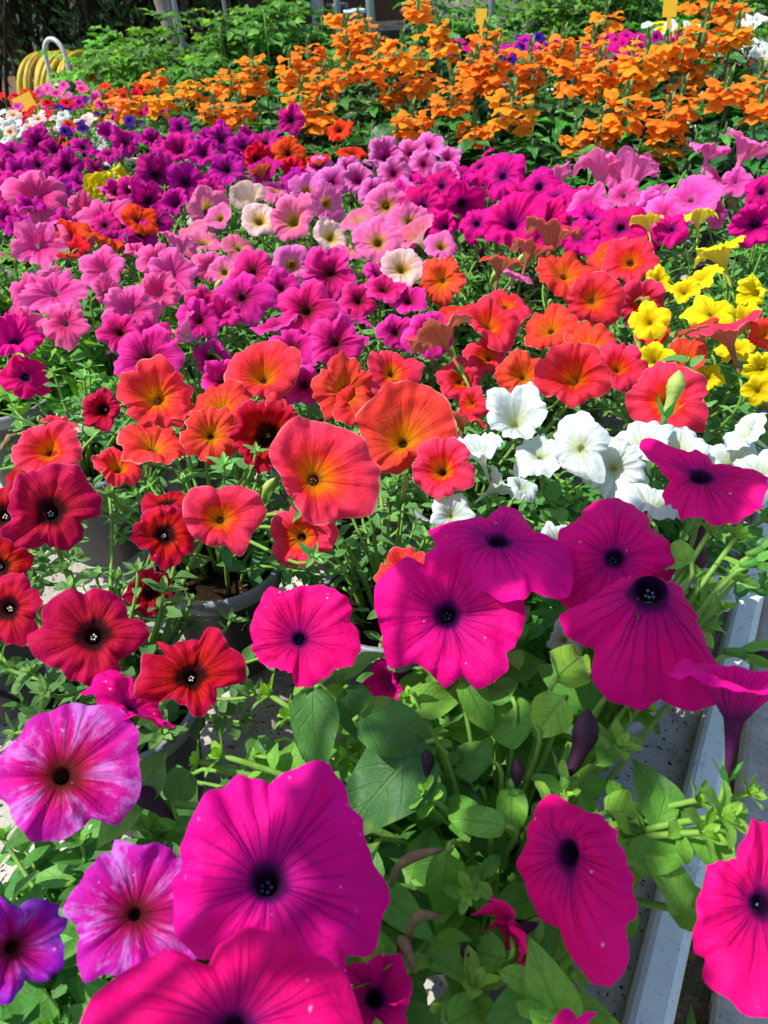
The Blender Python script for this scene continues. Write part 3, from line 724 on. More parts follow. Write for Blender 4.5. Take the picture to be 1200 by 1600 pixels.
for l in '''
440 1350|418 1378|326 1247 390 1218 427 1232 480 1206 520 1217 531 1224 536 1255 565 1275 572 1315 600 1355 616 1406 600 1416 595 1460 575 1482 546 1480 545 1508 500 1520 450 1520 400 1500 330 1480 280 1467 272 1400 275 1360 290 1330 285 1310 308 1275
703 958|700 960|594 905 640 875 666 888 668 868 700 853 742 858 773 898 783 915 810 930 818 962 800 1010 783 1022 785 1050 748 1077 740 1072 729 1050 700 1071 672 1052 648 1031 612 1042 600 1000 592 960
475 1000|467 998|403 945 420 922 447 929 477 918 510 920 540 933 552 953 543 973 555 983 563 1008 550 1037 521 1046 490 1072 467 1073 467 1052 433 1043 407 1033 393 1015 397 1000 395 975
1010 955|1015 932|872 928 910 920 953 890 987 882 1033 888 1077 918 1100 957 1110 993 1127 1033 1152 1050 1143 1070 1100 1082 1060 1080 1042 1066 1013 1082 987 1085 943 1067 928 1037 934 995 910 990 880 963
878 1385|893 1334|823 1235 843 1250 877 1267 910 1270 933 1290 957 1327 965 1360 962 1417 952 1440 953 1467 943 1520 923 1538 897 1530 867 1507 858 1490 852 1447 837 1437 813 1413 800 1387 782 1340 800 1300 803 1275
1195 1440|1190 1412|1167 1280 1160 1310 1150 1347 1100 1360 1097 1387 1083 1413 1080 1447 1093 1487 1115 1500 1107 1527 1123 1553 1147 1570 1160 1583 1193 1587 1250 1590 1290 1550 1305 1480 1300 1400 1250 1310 1210 1290
785 850|778 848|676 800 700 794 755 801 790 790 825 800 832 828 880 845 895 870 890 905 870 912 830 900 815 915 785 913 760 900 725 885 690 850
1105 745|1095 748|1000 685 1025 690 1070 702 1100 698 1120 725 1160 725 1190 740 1197 775 1185 790 1145 806 1105 802 1080 797 1050 778 1038 760 1050 747 1025 730 1005 706
107 1210|97 1212|0 1177 33 1147 40 1125 60 1112 90 1106 120 1101 143 1108 173 1106 193 1122 210 1143 211 1172 215 1203 216 1233 210 1250 187 1283 140 1278 110 1303 80 1315 53 1314 43 1303 20 1280 15 1255 -2 1245 -12 1215
225 1425|212 1428|183 1310 213 1326 240 1322 277 1340 300 1360 325 1400 338 1447 327 1497 300 1500 280 1520 200 1522 160 1520 133 1536 127 1510 125 1467 122 1440 101 1417 123 1383 140 1357 163 1333 183 1332
147 985|147 993|72 947 100 925 130 929 147 917 177 922 192 932 198 957 217 962 233 993 213 1013 183 1027 187 1047 177 1058 147 1071 127 1060 103 1057 93 1040 67 1030 46 1013 43 990 70 977
300 1050|300 1058|221 1027 240 1005 252 1004 258 1025 267 1030 272 1010 287 1000 310 1002 317 981 323 977 347 992 355 1012 375 1025 386 1056 360 1072 335 1077 336 1095 320 1117 307 1122 287 1102 267 1090 257 1097 230 1093 207 1085 210 1067 222 1050
508 738|490 748|422 715 435 685 460 657 500 660 530 668 565 682 575 710 593 730 590 765 580 802 540 805 520 815 485 821 470 800 458 780 440 750
350 805|343 812|289 800 300 765 340 767 370 760 402 770 416 805 395 830 372 872 352 852 315 846 294 822
635 675|628 690|562 655 588 632 610 612 660 609 690 623 708 655 714 690 690 701 645 716 620 741 595 741 574 715 569 690
85 790|80 800|18 770 25 745 60 735 80 727 120 730 140 755 160 785 155 800 125 812 130 835 110 857 70 846 40 856 8 862 2 838 20 812
408 580|412 590|350 585 362 560 385 545 420 533 450 548 468 560 465 590 455 612 430 622 400 624 372 618
930 468|925 470|888 478 893 450 910 430 945 425 965 440 975 462 972 485 955 508 920 500 895 495
905 690|905 700|862 680 880 650 905 640 930 660 948 690 935 710 945 750 915 748 890 735 872 718 872 700
345 1610|368 1605|128 1600 150 1535 200 1500 278 1484 325 1488 345 1457 400 1440 440 1466 470 1478 525 1500 556 1550 568 1610 545 1700 440 1765 300 1755 180 1705
'''.strip().splitlines():
    a_, b_, p_ = l.split('|'); OUTLINE[tuple(map(float, a_.split()))] = (list(map(float, b_.split())), np.array(list(map(float, p_.split()))).reshape(-1, 2))
fl = []
for q in FLOWERS:
    ty, x, y, wd, nx, ny, dz = q[0], *map(float, q[1:7]); away = len(q) > 7
    ol = OUTLINE.get((x, y)); wo = None
    if not ol:
        rj = np.random.default_rng(int(x * 7 + y * 13)); nx += rj.normal(0, .25); ny = min(max(ny + rj.normal(0, .24), -.3), .93); m_ = math.hypot(nx, ny)
        if m_ > .95: nx *= .95 / m_; ny *= .95 / m_
    c, t = at_z(*(ol[0] if ol else (x, y)), .2 + dz); vd = nrm(ray(x, y)); rt = nrm(np.cross(vd, [0, 0, 1.0])); rt = nrm(RT - vd * (RT @ vd)); up = np.cross(rt, vd)
    nz = math.sqrt(max(0.0, 1 - nx * nx - ny * ny)); n = nx * rt + ny * up - (-.35 * nz if away else nz) * vd; n = nrm(n)
    if ol:                                          # where the petal edge lies in the bloom's own plane
        wo = []
        for px_, py_ in ol[1]:
            d_ = ray(px_, py_); wo.append(CAM + d_ * ((c - CAM) @ n) / (d_ @ n))
        wo = np.array(wo)
    fl.append((ty, x, y, wd, c, n, wd * t / F / 2, wo, away))
pos = {k: cell(*k) + np.array(SHIFT.get(k, (0, 0))) for k in PLANTS}
owner = {k: [] for k in PLANTS}
for q in fl:
    cand = [(np.hypot(*(q[4][:2] - pos[k])) - (.06 if q[0] == 'M' and k == (-1, 0) else 0), k) for k in PLANTS if PLANTS[k][0] == q[0]]
    owner[min(cand)[1]].append(q)
STALKMAX = .16
for k, (ty, label) in PLANTS.items():
    rng = np.random.default_rng(abs(hash((k[0] + 50) * 1000 + k[1])) % 99991)
    c = np.array([*pos[k], 0.004]); fm, LL, WR, ns, top = FOL[ty]
    root = empty('potted_petunia', c, label, 'potted petunia', GRP[ty])
    make_pot(root, c, mat=POTLIGHT if k in ((0, 0),) else POTDARK if k in ((0, 2), (1, 1), (2, 2)) else POT)
    mb = MB(); far = np.hypot(*c[:2])
    if k == (-1, 0): ns, top = 8, .125
    elif far < 1.1: ns += 5
    g0 = rng.random() * 6.28
    for s in range(ns):
        rr = .086 * math.sqrt((s + .5) / ns); an = g0 + s * 2.399963
        B = c + np.array([rr * math.cos(an), rr * math.sin(an), top - .004 + rng.uniform(-.03, .030) - 2.2 * rr * rr * 3])
        A = c + np.array([rr * .25 * math.cos(an), rr * .25 * math.sin(an), .082])
        if k[1] == 0 and k[0] < 1 and rr * (math.cos(an) * V[0] + math.sin(an) * V[1]) < -.035: continue
        if k in ((0, 2), (0, 1), (-1, 2), (0, 4), (1, 4), (0, 3)) and math.sin(an) < -.15 and rng.random() < .85: continue
        shoot(mb, A, B, rng, LL * rng.uniform(.85, 1.15), WR, 10 if far < .9 else 7, tipn=7 if far < .9 else 5, tint0=rng.uniform(.25, .75), rad=.0018, shape=(1.0, .75))
    for s in range(14 if far < 1.15 else 0):                 # low outer shoots spilling over the pot's lip
        an = g0 + 1 + s * 2.399963; rr = rng.uniform(.062, .104) * (1.25 if ty == 'P' else 1)
        if k in ((0, 2), (0, 1), (-1, 2), (0, 4)) and math.sin(an) < -.3: continue
        if k[1] == 0 and k[0] < 1 and math.cos(an) * V[0] + math.sin(an) * V[1] < .35: continue
        B = c + np.array([rr * math.cos(an), rr * math.sin(an), rng.uniform(.065, .13)])
        shoot(mb, c + np.array([.03 * math.cos(an), .03 * math.sin(an), .085]), B, rng, LL * rng.uniform(.9, 1.2), WR, 8, tipn=6, tint0=rng.uniform(.1, .5), rad=.0018, shape=(1.0, .75))
    blooms = list(owner[k])
    if ty in 'KSVNBHOLR':                                   # smaller, lower or half-turned blooms between the others
        for s in range({'B': 5, 'N': 4, 'H': 4, 'K': 4, 'V': 3, 'S': 4, 'O': 2, 'L': 3, 'R': 1}[ty]):
            an = rng.random() * 6.28; rr = .085 * math.sqrt(rng.random()); P_ = c + np.array([rr * math.cos(an), rr * math.sin(an), .19 + rng.uniform(-.012, .004)]); nn_ = nrm(np.array([rng.normal(0, .55), rng.normal(-.3, .5), .8]))
            if all(np.linalg.norm(P_ - b_[4]) > .030 for b_ in blooms): blooms.append((ty, 0, 0, 50, P_, nn_, rng.uniform(.017, .024), None, False))
    for q in blooms:
        _, x, y, wd, C, n, R, wo, away = q; fty = ty
        if ty == 'S' and (x, y) in ((516, 370), (628, 420), (388, 315), (405, 345)): fty = 'A'
        shp = None; wl = 0.0
        if wo is None and not away and rng.random() < .22: s0 = SHAPE[fty]; shp = (.8, .1, s0[2] * 1.1, s0[3] * 1.2, s0[4], s0[5]); R *= .88
        if (x, y) == (20, 1480): fty = 'Q'; wl = .15
        if away: s0 = SHAPE[fty]; shp = (.85, .22, s0[2], s0[3], 1.0, s0[5])
        if ty == 'M':
            if (x, y) == (1010, 955): shp = (-.28, .30, .07, .03, .8, .17)
            if (x, y) == (878, 1385): shp = (.14, .35, .10, .05, .9, .12)
            if (x, y) == (1150, 1095): shp = (.7, .2, .14, .06, 1.0, .15)
            if (x, y) in ((808, 1455), (585, 1560), (612, 1062)): wl = .35
            if (x, y) in ((785, 850), (960, 872), (1105, 745)): shp = (.12, .28, .12, .06, .8, .13)
        base, nn = make_flower(root, fty, C, n, R, rng, wd, shp, wl, wo)
        h = np.hypot(*(base[:2] - c[:2])); A = c + np.array([*(base[:2] - c[:2]) * min(.35, .03 / max(h, .01)), .085])
        if base[2] < .06: base = base.copy()
        dist = np.linalg.norm(base - A)
        pts = bez(A, A + np.array([0, 0, .5 * dist]) + (base - A) * np.array([.25, .25, 0]), base - nn * dist * .35, base, 12)
        tube(mb, pts, np.linspace(.0019, .0012, 12) * (1.15 if ty == 'M' else 1), 6, 1)
        nl = 5 if h < .1 else 9
        ii = np.clip((np.linspace(.25, .78, nl) * 11).astype(int), 0, 10); tg = nrm(pts[ii + 1] - pts[ii]); az = np.arange(nl) * 2.4 + rng.random() * 6
        dd = np.stack([np.cos(az), np.sin(az), .15 + 0 * az], 1); dd = nrm(dd - .6 * tg * np.sum(dd * tg, 1)[:, None] + .3 * tg)
        leaves(mb, pts[ii], dd, np.array([0, 0, 1.0]) + rng.normal(0, .2, (nl, 3)), LL * rng.uniform(.6, 1, nl), LL * WR * rng.uniform(.6, .95, nl), .25, .25, rng.uniform(.3, .8, nl), 0, 9, 5, rng)
    if far < 1.2:                                            # spent blooms
        for q in range(rng.integers(1, 4)):
            an = rng.random() * 6.28; rr = rng.uniform(.03, .09); p = c + np.array([rr * math.cos(an), rr * math.sin(an), top + rng.uniform(-.01, .02)]); dd = nrm(np.array([math.cos(an), math.sin(an), rng.uniform(-.6, .8)])); L_ = rng.uniform(.014, .026)
            m4 = MB(); pts = p + dd * (np.linspace(0, L_, 9))[:, None] + np.array([0, 0, -1.0]) * (np.linspace(0, 1, 9) ** 2 * L_ * .5)[:, None] + rng.normal(0, .0006, (9, 3))
            tube(m4, pts, np.array([.0012, .0016, .002, .0026, .003, .0034, .003, .0016, .0005]) * rng.uniform(.7, 1.2, 9), 7); m4.build('withered_flower', DRY if q % 2 == 0 else DARKBUD, root, loc=p)
            tube(mb, bez(c + [0, 0, .085], c + [0, 0, .13], p - dd * .02, p, 8), .0012, 5, 1)
    if k == (-2, 1):
        for (x, y, z) in [(40, 1330, .12), (95, 1385, .115), (5, 1310, .13), (25, 1395, .10), (70, 1340, .1), (100, 1560, .12), (60, 1590, .11)]:
            b, t = at_z(x, y, z); shoot(mb, c + [0, 0, .08], b, rng, .026, .5, 7, tipn=8, tint0=.4, shape=(1.0, .75))
    if k == (-1, 0):                                         # torn scrap of leaf caught in the throat of the big bloom
        a, _ = at_z(1018, 940, .232); b, _ = at_z(1003, 982, .222); m4 = MB(); leaves(m4, a, b - a, [[.1, -.4, .9]], np.linalg.norm(b - a) * 1.1, .011, .1, .5, .3, 0, 9, 5, rng, .3, (.6, .5)); m4.build('torn_leaf', LEAF['green'], root, loc=a)
    # a few closed buds above the leaves
    for q in range(2 if far < 1.0 else 1):
        an = rng.random() * 6.28; rr = rng.uniform(.03, .075); p = c + np.array([rr * math.cos(an), rr * math.sin(an), top + rng.uniform(-.012, .006)])
        pts = bez(c + [0, 0, .085], c + [0, 0, .12], p - [0, 0, .03], p, 8); tube(mb, pts, .0012, 5, 1)
        make_bud(root, p, [math.cos(an) * .6, math.sin(an) * .6, 1], rng.uniform(.018, .03), rng, DARKBUD if ty in 'MPDBHV' else GREENBUD, 'green', .13)
    if k == (-1, 0):
        # broad front leaves: base, tip, width in the view, height of base and tip
        big = [(490, 1075, 492, 1205, 72, .190, .172, .2), (540, 1075, 590, 1165, 62, .185, .165, .1), (560, 1120, 680, 1160, 84, .190, .178, .2), (665, 1160, 535, 1290, 120, .175, .160, .0), (590, 1325, 660, 1420, 60, .13, .11, .1), (700, 1330, 640, 1440, 66, .14, .12, .15),
               (625, 1105, 725, 1080, 55, .172, .165, .7), (725, 1060, 770, 1140, 50, .175, .16, .6), (835, 1135, 755, 1120, 72, .17, .155, .55), (800, 1090, 760, 1060, 50, .172, .16, .5), (770, 1190, 700, 1175, 70, .155, .14, .35), (740, 1235, 700, 1290, 86, .14, .125, .15), (860, 1220, 800, 1150, 80, .145, .13, .2),
               (800, 1230, 800, 1310, 46, .165, .15, .7), (790, 1290, 700, 1275, 44, .165, .16, .65), (700, 1330, 690, 1450, 58, .16, .13, .6), (750, 1290, 690, 1240, 44, .16, .15, .6), (790, 1500, 715, 1480, 60, .15, .13, .55), (700, 1600, 770, 1565, 56, .15, .14, .7), (870, 1060, 925, 1010, 70, .185, .175, .85), (880, 1090, 835, 1150, 62, .185, .17, .85),
               (960, 1080, 1010, 1110, 60, .18, .15, .8), (1000, 1080, 965, 1130, 64, .17, .14, .9), (950, 1270, 1030, 1265, 60, .175, .155, .85), (1000, 1290, 975, 1390, 66, .165, .12, .6), (1020, 1290, 1030, 1405, 34, .16, .11, .3), (690, 1200, 760, 1260, 70, .13, .12, .1), (560, 1230, 470, 1260, 80, .12, .11, .1),
               (430, 1160, 390, 1210, 70, .13, .12, .2), (300, 1210, 260, 1290, 60, .13, .11, .1), (400, 1200, 450, 1180, 40, .15, .15, .8), (250, 1230, 230, 1330, 70, .11, .10, .2), (930, 1080, 880, 1190, 60, .12, .1, .2), (600, 1380, 540, 1330, 70, .12, .11, .2), (640, 1480, 700, 1520, 60, .11, .1, .2), (1080, 880, 1000, 855, 58, .215, .205, .7), (1090, 900, 1130, 950, 46, .21, .19, .7), (1080, 920, 1120, 985, 60, .2, .185, .4)]
        for (x0, y0, x1, y1, wpx, z0, z1, tn) in big:
            a, t0 = at_z(x0, y0, z0); b, t1 = at_z(x1, y1, z1); dd = b - a; L = np.linalg.norm(dd) * 1.12
            leaves(mb, a, dd, np.array([[-.1, -.35, .9]]) + rng.normal(0, .1, 3), L, wpx * (t0 + t1) / 2 / F * 1.08, .22, .10, tn, 0, 19, 9, rng, .11, (.72, .8))
            st = c + np.array([*(a[:2] - c[:2]) * .35, .09]); tube(mb, bez(st, st + (a - st) * .3 + [0, 0, .02], a - nrm(dd) * .012, a, 8), .0013, 5, 1)
        # long shoots ending in leafy tips
        tips = [(1130, 1275, .185, .030, 9), (1100, 1300, .180, .026, 8), (1150, 840, .225, .026, 8), (1110, 830, .225, .024, 7), (1150, 905, .22, .022, 7), (420, 1085, .175, .024, 8), (345, 1180, .17, .024, 8), (310, 1190, .165, .02, 7), (965, 1165, .185, .028, 8), (640, 1085, .175, .016, 6), (660, 1240, .165, .020, 8), (540, 1180, .16, .018, 6), (400, 1180, .155, .018, 6), (1170, 1240, .18, .022, 7), (1130, 950, .2, .02, 6), (880, 1240, .17, .018, 6), (850, 1590, .16, .024, 6), (930, 1590, .14, .022, 6), (730, 1400, .15, .018, 6), (1090, 1250, .175, .024, 7), (450, 1120, .165, .022, 7)]
        for (x, y, z, L, nt_) in tips:
            b, t = at_z(x, y, z); st = c + np.array([*(b[:2] - c[:2]) * .3, .09]); m = (st + b) / 2 + np.array([0, 0, .02])
            shoot(mb, st, b, rng, L * 1.0, .56, 6, tipn=nt_, mid=m, tint0=.75, rad=.0022, shape=(1.15, .62))
        for (x, y, z, dx, dy, L, m) in [(885, 1215, .175, .25, 1, .032, DARKBUD), (1160, 1020, .2, 1, -.1, .034, DARKBUD), (800, 1245, .16, .1, 1, .018, DARKBUD), (665, 1225, .165, 0, 1, .016, DARKBUD), (1180, 880, .23, .8, .1, .028, DARKBUD), (275, 1290, .16, -.6, .5, .026, DARKBUD), (1190, 860, .23, 1, .3, .03, DARKBUD), (1100, 800, .19, -.1, -1, .04, MAROONTUBE)]:
            p, t = at_z(x, y, z); d = dx * RT + dy * np.array([0, .5, .85]); make_bud(root, p, d, L, rng, m, 'lime', .18)
            st = c + np.array([*(p[:2] - c[:2]) * .3, .09]); tube(mb, bez(st, (st + p) / 2 + [0, 0, .02], p - nrm(d) * .02, p, 8), .0014, 5, 1)
        for (x0, y0, x1, y1) in [(612, 1385, 700, 1325), (640, 1470, 690, 1430), (625, 1490, 650, 1520)]:
            a, _ = at_z(x0, y0, .15); b, _ = at_z(x1, y1, .155); pts = bez(a, a + [0, .01, .012], b + [0, -.004, .004], b, 9); m4 = MB(); tube(m4, pts, [.0012, .0016, .002, .0024, .0022, .0016, .0011, .0008, .0004], 7); m4.build('withered_flower', DRY, root, loc=a)
    if k == (2, 0):
        p, t = at_z(1040, 650, .215); make_bud(root, p, UP * .9 + RT * .15 - FW * .3, .03, rng, GREENBUD, 'green', .2); tube(mb, bez(c + [0, 0, .09], c + [0, 0, .15], p - [0, 0, .02], p, 8), .0014, 5, 1)
    if k == (0, 2):
        for (x, y, z, L) in [(350, 725, .195, .024), (470, 800, .2, .02), (400, 705, .2, .018), (490, 870, .19, .022)]:
            b, t = at_z(x, y, z); shoot(mb, c + [0, 0, .09], b, rng, L, .42, 6, tipn=8, tint0=.6)
    if k == (-1, 2):
        for (x, y, z, L) in [(70, 1080, .17, .022), (170, 770, .19, .02), (150, 900, .17, .022), (100, 890, .17, .02), (215, 890, .185, .02), (60, 1120, .165, .02)]:
            b, t = at_z(x, y, z); shoot(mb, c + [0, 0, .09], b, rng, L, .42, 6, tipn=9, tint0=.6)
    mb.build('foliage', [LEAF[fm], STEM], root, loc=c)
print('petunias ok')
# two wilting old trumpets, tan outside, are parts of the orange red plants (already placed as 'O' blooms seen from behind)

# ------------------------------------------------------------------ crossandra behind
HEADS = [list(map(float, l.split())) for l in '''
165 165 62 58 7
207 167 46 40 7
240 127 36 28 8
270 152 60 55 8
310 135 60 42 8
332 170 50 38 7
376 172 50 46 7
360 130 60 45 8
430 118 84 72 8
480 92 62 52 9
472 155 62 72 7
497 182 50 42 7
540 68 46 60 9
521 30 26 22 10
562 42 36 32 10
572 78 50 46 9
590 102 72 50 8
630 85 74 62 8
650 122 50 42 8
642 192 62 46 7
655 12 42 36 10
680 52 36 26 9
694 92 46 36 9
702 160 72 62 7
740 205 56 42 7
745 100 62 46 8
755 68 52 32 9
800 112 92 82 8
802 165 82 80 7
735 120 52 52 8
855 85 40 36 9
905 75 82 62 9
935 112 70 52 8
900 118 62 62 8
946 132 62 42 8
946 33 62 36 10
970 175 76 62 7
944 205 62 56 7
900 221 42 36 7
985 92 46 24 9
1010 105 72 62 8
1038 225 66 72 7
1035 195 62 42 7
1060 160 62 60 8
1065 80 90 62 9
1097 65 70 72 9
1102 10 72 36 10
1142 8 52 28 10
1145 50 42 40 9
1140 140 62 46 7
1180 128 52 32 8
1185 165 42 32 7
1000 130 50 40 8
545 120 50 36 8
505 130 50 40 8
610 140 46 40 8
250 160 40 34 7
'''.strip().splitlines()]
rows = {7: range(0, 9), 8: range(0, 10), 9: range(0, 9), 10: range(0, 8)}
ordn = ['first', 'second', 'third', 'fourth', 'fifth', 'sixth', 'seventh', 'eighth', 'ninth', 'tenth']
rown = {7: 'front', 8: 'second', 9: 'third', 10: 'rearmost'}
def floret(mb, base, out, R, rng, droop):
    """one fan of five lobes on a short tube, spreading away from the spike"""
    out = nrm(out); side = nrm(np.cross(out, [0, 0, 1.0])); up = np.cross(side, out)
    roll = rng.normal(0, .2); side, up = side * math.cos(roll) + up * math.sin(roll), up * math.cos(roll) - side * math.sin(roll); na, nr = 25, 5; a = np.linspace(-1.35, 1.35, na); r = np.linspace(.05, 1, nr)
    ed = (.72 + .28 * np.abs(np.cos(a * np.pi * 2.0 / 2.7)) ** .7) * (1 - .12 * (a / 1.35) ** 2) * rng.uniform(.92, 1.08)
    rr = r[:, None] * ed[None] * R; wav = .10 * R * np.sin(a * 5.6 + rng.random() * 6)[None] * r[:, None] ** 2
    v = base + (rr * np.cos(a))[..., None] * out + (rr * np.sin(a) * .95)[..., None] * side + (wav - droop * R * r[:, None] ** 2 + .10 * R * rng.normal())[..., None] * up
    uv = np.stack(np.broadcast_arrays(a[None] * 1.8 + 0 * r[:, None], r[:, None] + 0 * a[None]), -1)
    mb.add(v, grid_faces(nr, na), uv, rng.random(), 0)
def crossandra_head(plant, C, wdt, hgt, rng, mat=None):
    """a rounded spike of overlapping fan florets with green bracts at its top"""
    mb = MB(); nsub = max(1, int(round(wdt / .068))); sw = wdt / nsub; sw *= 1.28; R = min(max(.36 * sw, .012), .022); ax = RT * np.array([1, 1, 0])
    for sb in range(nsub):
        cc = C + ax * ((sb - (nsub - 1) / 2) * sw * .9 + rng.normal(0, .003)) + np.array([0, 0, rng.normal(0, .006)]); hh = hgt * rng.uniform(.72, .9)
        nf = int(np.clip(round(9 + 16 * hh / .06), 10, 34)); ring0 = max(sw * .5 - R * .8, R * .25)
        for q in range(nf):
            t = (q + .5) / nf; z = cc[2] + hh * (.36 - .72 * t) + rng.normal(0, .003); ring = ring0 * (.45 + .75 * math.sin(min(t * 1.25 + .12, 1) * 2.0)) * rng.uniform(.8, 1.15)
            an = q * 2.4 + rng.normal(0, .3); o = np.array([math.cos(an), math.sin(an), 0.42 - .95 * t + rng.normal(0, .12)])
            floret(mb, np.array([cc[0] + math.cos(an) * ring * .55, cc[1] + math.sin(an) * ring * .55, z]), o, R * rng.uniform(.9, 1.2), rng, rng.uniform(.12, .34))
        top = cc[2] + hh * .36; pts = np.array([[cc[0], cc[1], cc[2] - hh * .5], [cc[0], cc[1], cc[2]], [cc[0], cc[1], top + R * .6]]); tube(mb, pts, [.0035, .004, .001], 7, 1)
        for ti in range(9):
            an = ti * 2.4; d = np.array([math.cos(an) * .35, math.sin(an) * .35, 1]); leaves(mb, [cc[0], cc[1], top - R * .5 + ti * R * .13], d, [math.cos(an), math.sin(an), 0], R * .8, R * .32, -.1, .2, .5, 1, 5, 3, rng)
    return mb.build('flower_head', [HEADO, BRACT], plant, loc=C)
hp = []
for x, y, wd, ht, r in HEADS:
    d = ray(x, y); need = (W0[0] * U[0] + W0[1] * U[1]) + SP * r * 1.12
    t = need / (d[0] * U[0] + d[1] * U[1]); C = CAM + t * d; hp.append((x, int(r), C, wd * t / F, ht * t / F))
cplants = {}
for r, js in rows.items():
    for n_, j in enumerate(js):
        g = W0 + SP * (r * 1.12 * U + j * 1.05 * V); cplants[(r, j)] = (np.array([*g, .004]), [])
for h in hp:
    k = min((np.hypot(*(h[2][:2] - p[:2])), k) for k, (p, _) in cplants.items() if k[0] == h[1])[1]; cplants[k][1].append(h)
SK = plain('crossandra_stem', '4a5a2c', .6, .3, 150, .3)
cnt = {}
for (r, j), (c, hs) in sorted(cplants.items(), key=lambda q: (q[0][0], q[0][1])):
    n_ = cnt.get(r, 0); cnt[r] = n_ + 1; rng = np.random.default_rng(500 + r * 31 + j)
    hd = 'no open head in sight' if not hs else {1: 'one ruffled head', 2: 'two ruffled heads', 3: 'three ruffled heads'}.get(len(hs), 'many ruffled heads')
    root = empty('potted_crossandra', c, f'orange crossandra with {hd}, {ordn[n_]} from the right in the {rown[r]} row', 'potted crossandra', 'orange crossandras behind the petunias')
    make_pot(root, c, .052, .11, POTDARK); mb = MB(); topz = np.mean([h[2][2] for h in hs]) if hs else .27
    topz = min(max(topz - .03, .2), .36)
    def twig(B, nl, L):
        A = c + np.array([*(B[:2] - c[:2]) * .2, .09]); pts = bez(A, A + [0, 0, .08], B - [0, 0, .06], B, 10); tube(mb, pts, np.linspace(.0028, .0018, 10), 6, 1)
        t = np.linspace(.25, .97, nl); ii = np.clip((t * 9).astype(int), 0, 8); az = np.repeat(np.arange((nl + 1) // 2) * 1.5708, 2)[:nl] + np.tile([0, np.pi], nl)[:nl] + rng.random() * 6
        d = np.stack([np.cos(az), np.sin(az), rng.uniform(-.1, .45, nl)], 1)
        leaves(mb, pts[ii], d, np.array([0, 0, 1.0]) + rng.normal(0, .18, (nl, 3)), L * rng.uniform(.7, 1.15, nl), L * .42 * rng.uniform(.8, 1.2, nl), rng.uniform(.1, .5, nl), .2, rng.uniform(0, .85, nl), 0, 9, 5, rng, .12)
    for h in hs:
        crossandra_head(root, h[2], h[3], h[4], rng); twig(h[2] - [0, 0, h[4] * .6], 7, .05)
    for s in range(15):
        an = s * 2.4; rr = .09 * math.sqrt((s + .5) / 15); twig(c + np.array([rr * math.cos(an), rr * math.sin(an), max(.15, topz * rng.uniform(.62, .98))]), 11, .056)
    mb.build('foliage', [LEAF['gloss'], SK], root, loc=c)
print('crossandra ok')

# ------------------------------------------------------------------ bench
U3 = np.array([*U, 0.]); V3 = np.array([*V, 0.]); Z3 = np.array([0, 0, 1.0]); AX = np.stack([U3, V3, Z3])
O3 = np.array([W0[0], W0[1], 0]) - V3 * .093          # rail line
def sheet_mat():
    k = NT('fibre_cement'); pos = k.n('TexCoord').outputs['Object']
    n1 = k.noise(pos, 9, 5, .6).outputs[0]; n2 = k.noise(pos, 260, 2).outputs[0]; n3 = k.noise(pos, 620, 2).outputs[0]; n4 = k.noise(pos, 30, 4, .7).outputs[0]
    c = k.ramp(n1, [(.3, hexl('9a978c')), (.7, hexl('bebab0'))]); c = k.mix(k.math('MULTIPLY', k.smooth(n4, .48, .7), .65), c, hexl('6e6a60'))
    c = k.mix(k.math('MULTIPLY', k.smooth(n2, .61, .67), .9), c, hexl('1e1c1a')); c = k.mix(k.math('MULTIPLY', k.smooth(n3, .62, .7), .5), c, hexl('5a544c'))
    return k.done(k.bsdf(c, .85, .2, k.bump(k.math('ADD', n4, k.math('MULTIPLY', n2, .4)), .5, .003)))
def rail_mat():
    k = NT('grey_blue_rail'); pos = k.n('TexCoord').outputs['Object']; mp = k.n('Mapping'); k.set(mp.inputs[0], pos)
    n1 = k.noise(pos, 30, 5, .65).outputs[0]; n2 = k.noise(pos, 700, 2).outputs[0]; n3 = k.noise(pos, 130, 4, .7).outputs[0]
    c = k.ramp(n1, [(.25, hexl('c6cec8')), (.75, hexl('dce2da'))]); c = k.mix(k.math('MULTIPLY', k.smooth(n3, .54, .72), .55), c, hexl('7c8078')); c = k.mix(k.math('MULTIPLY', k.smooth(n2, .68, .72), .8), c, hexl('3a3a38'))
    return k.done(k.bsdf(c, .45, .5, k.bump(n1, .1, .001), .15))
SHEET, RAIL = sheet_mat(), rail_mat()
STEEL = plain('galvanised_steel', '8e979c', .45, .5, 30, .25, metal=.5)
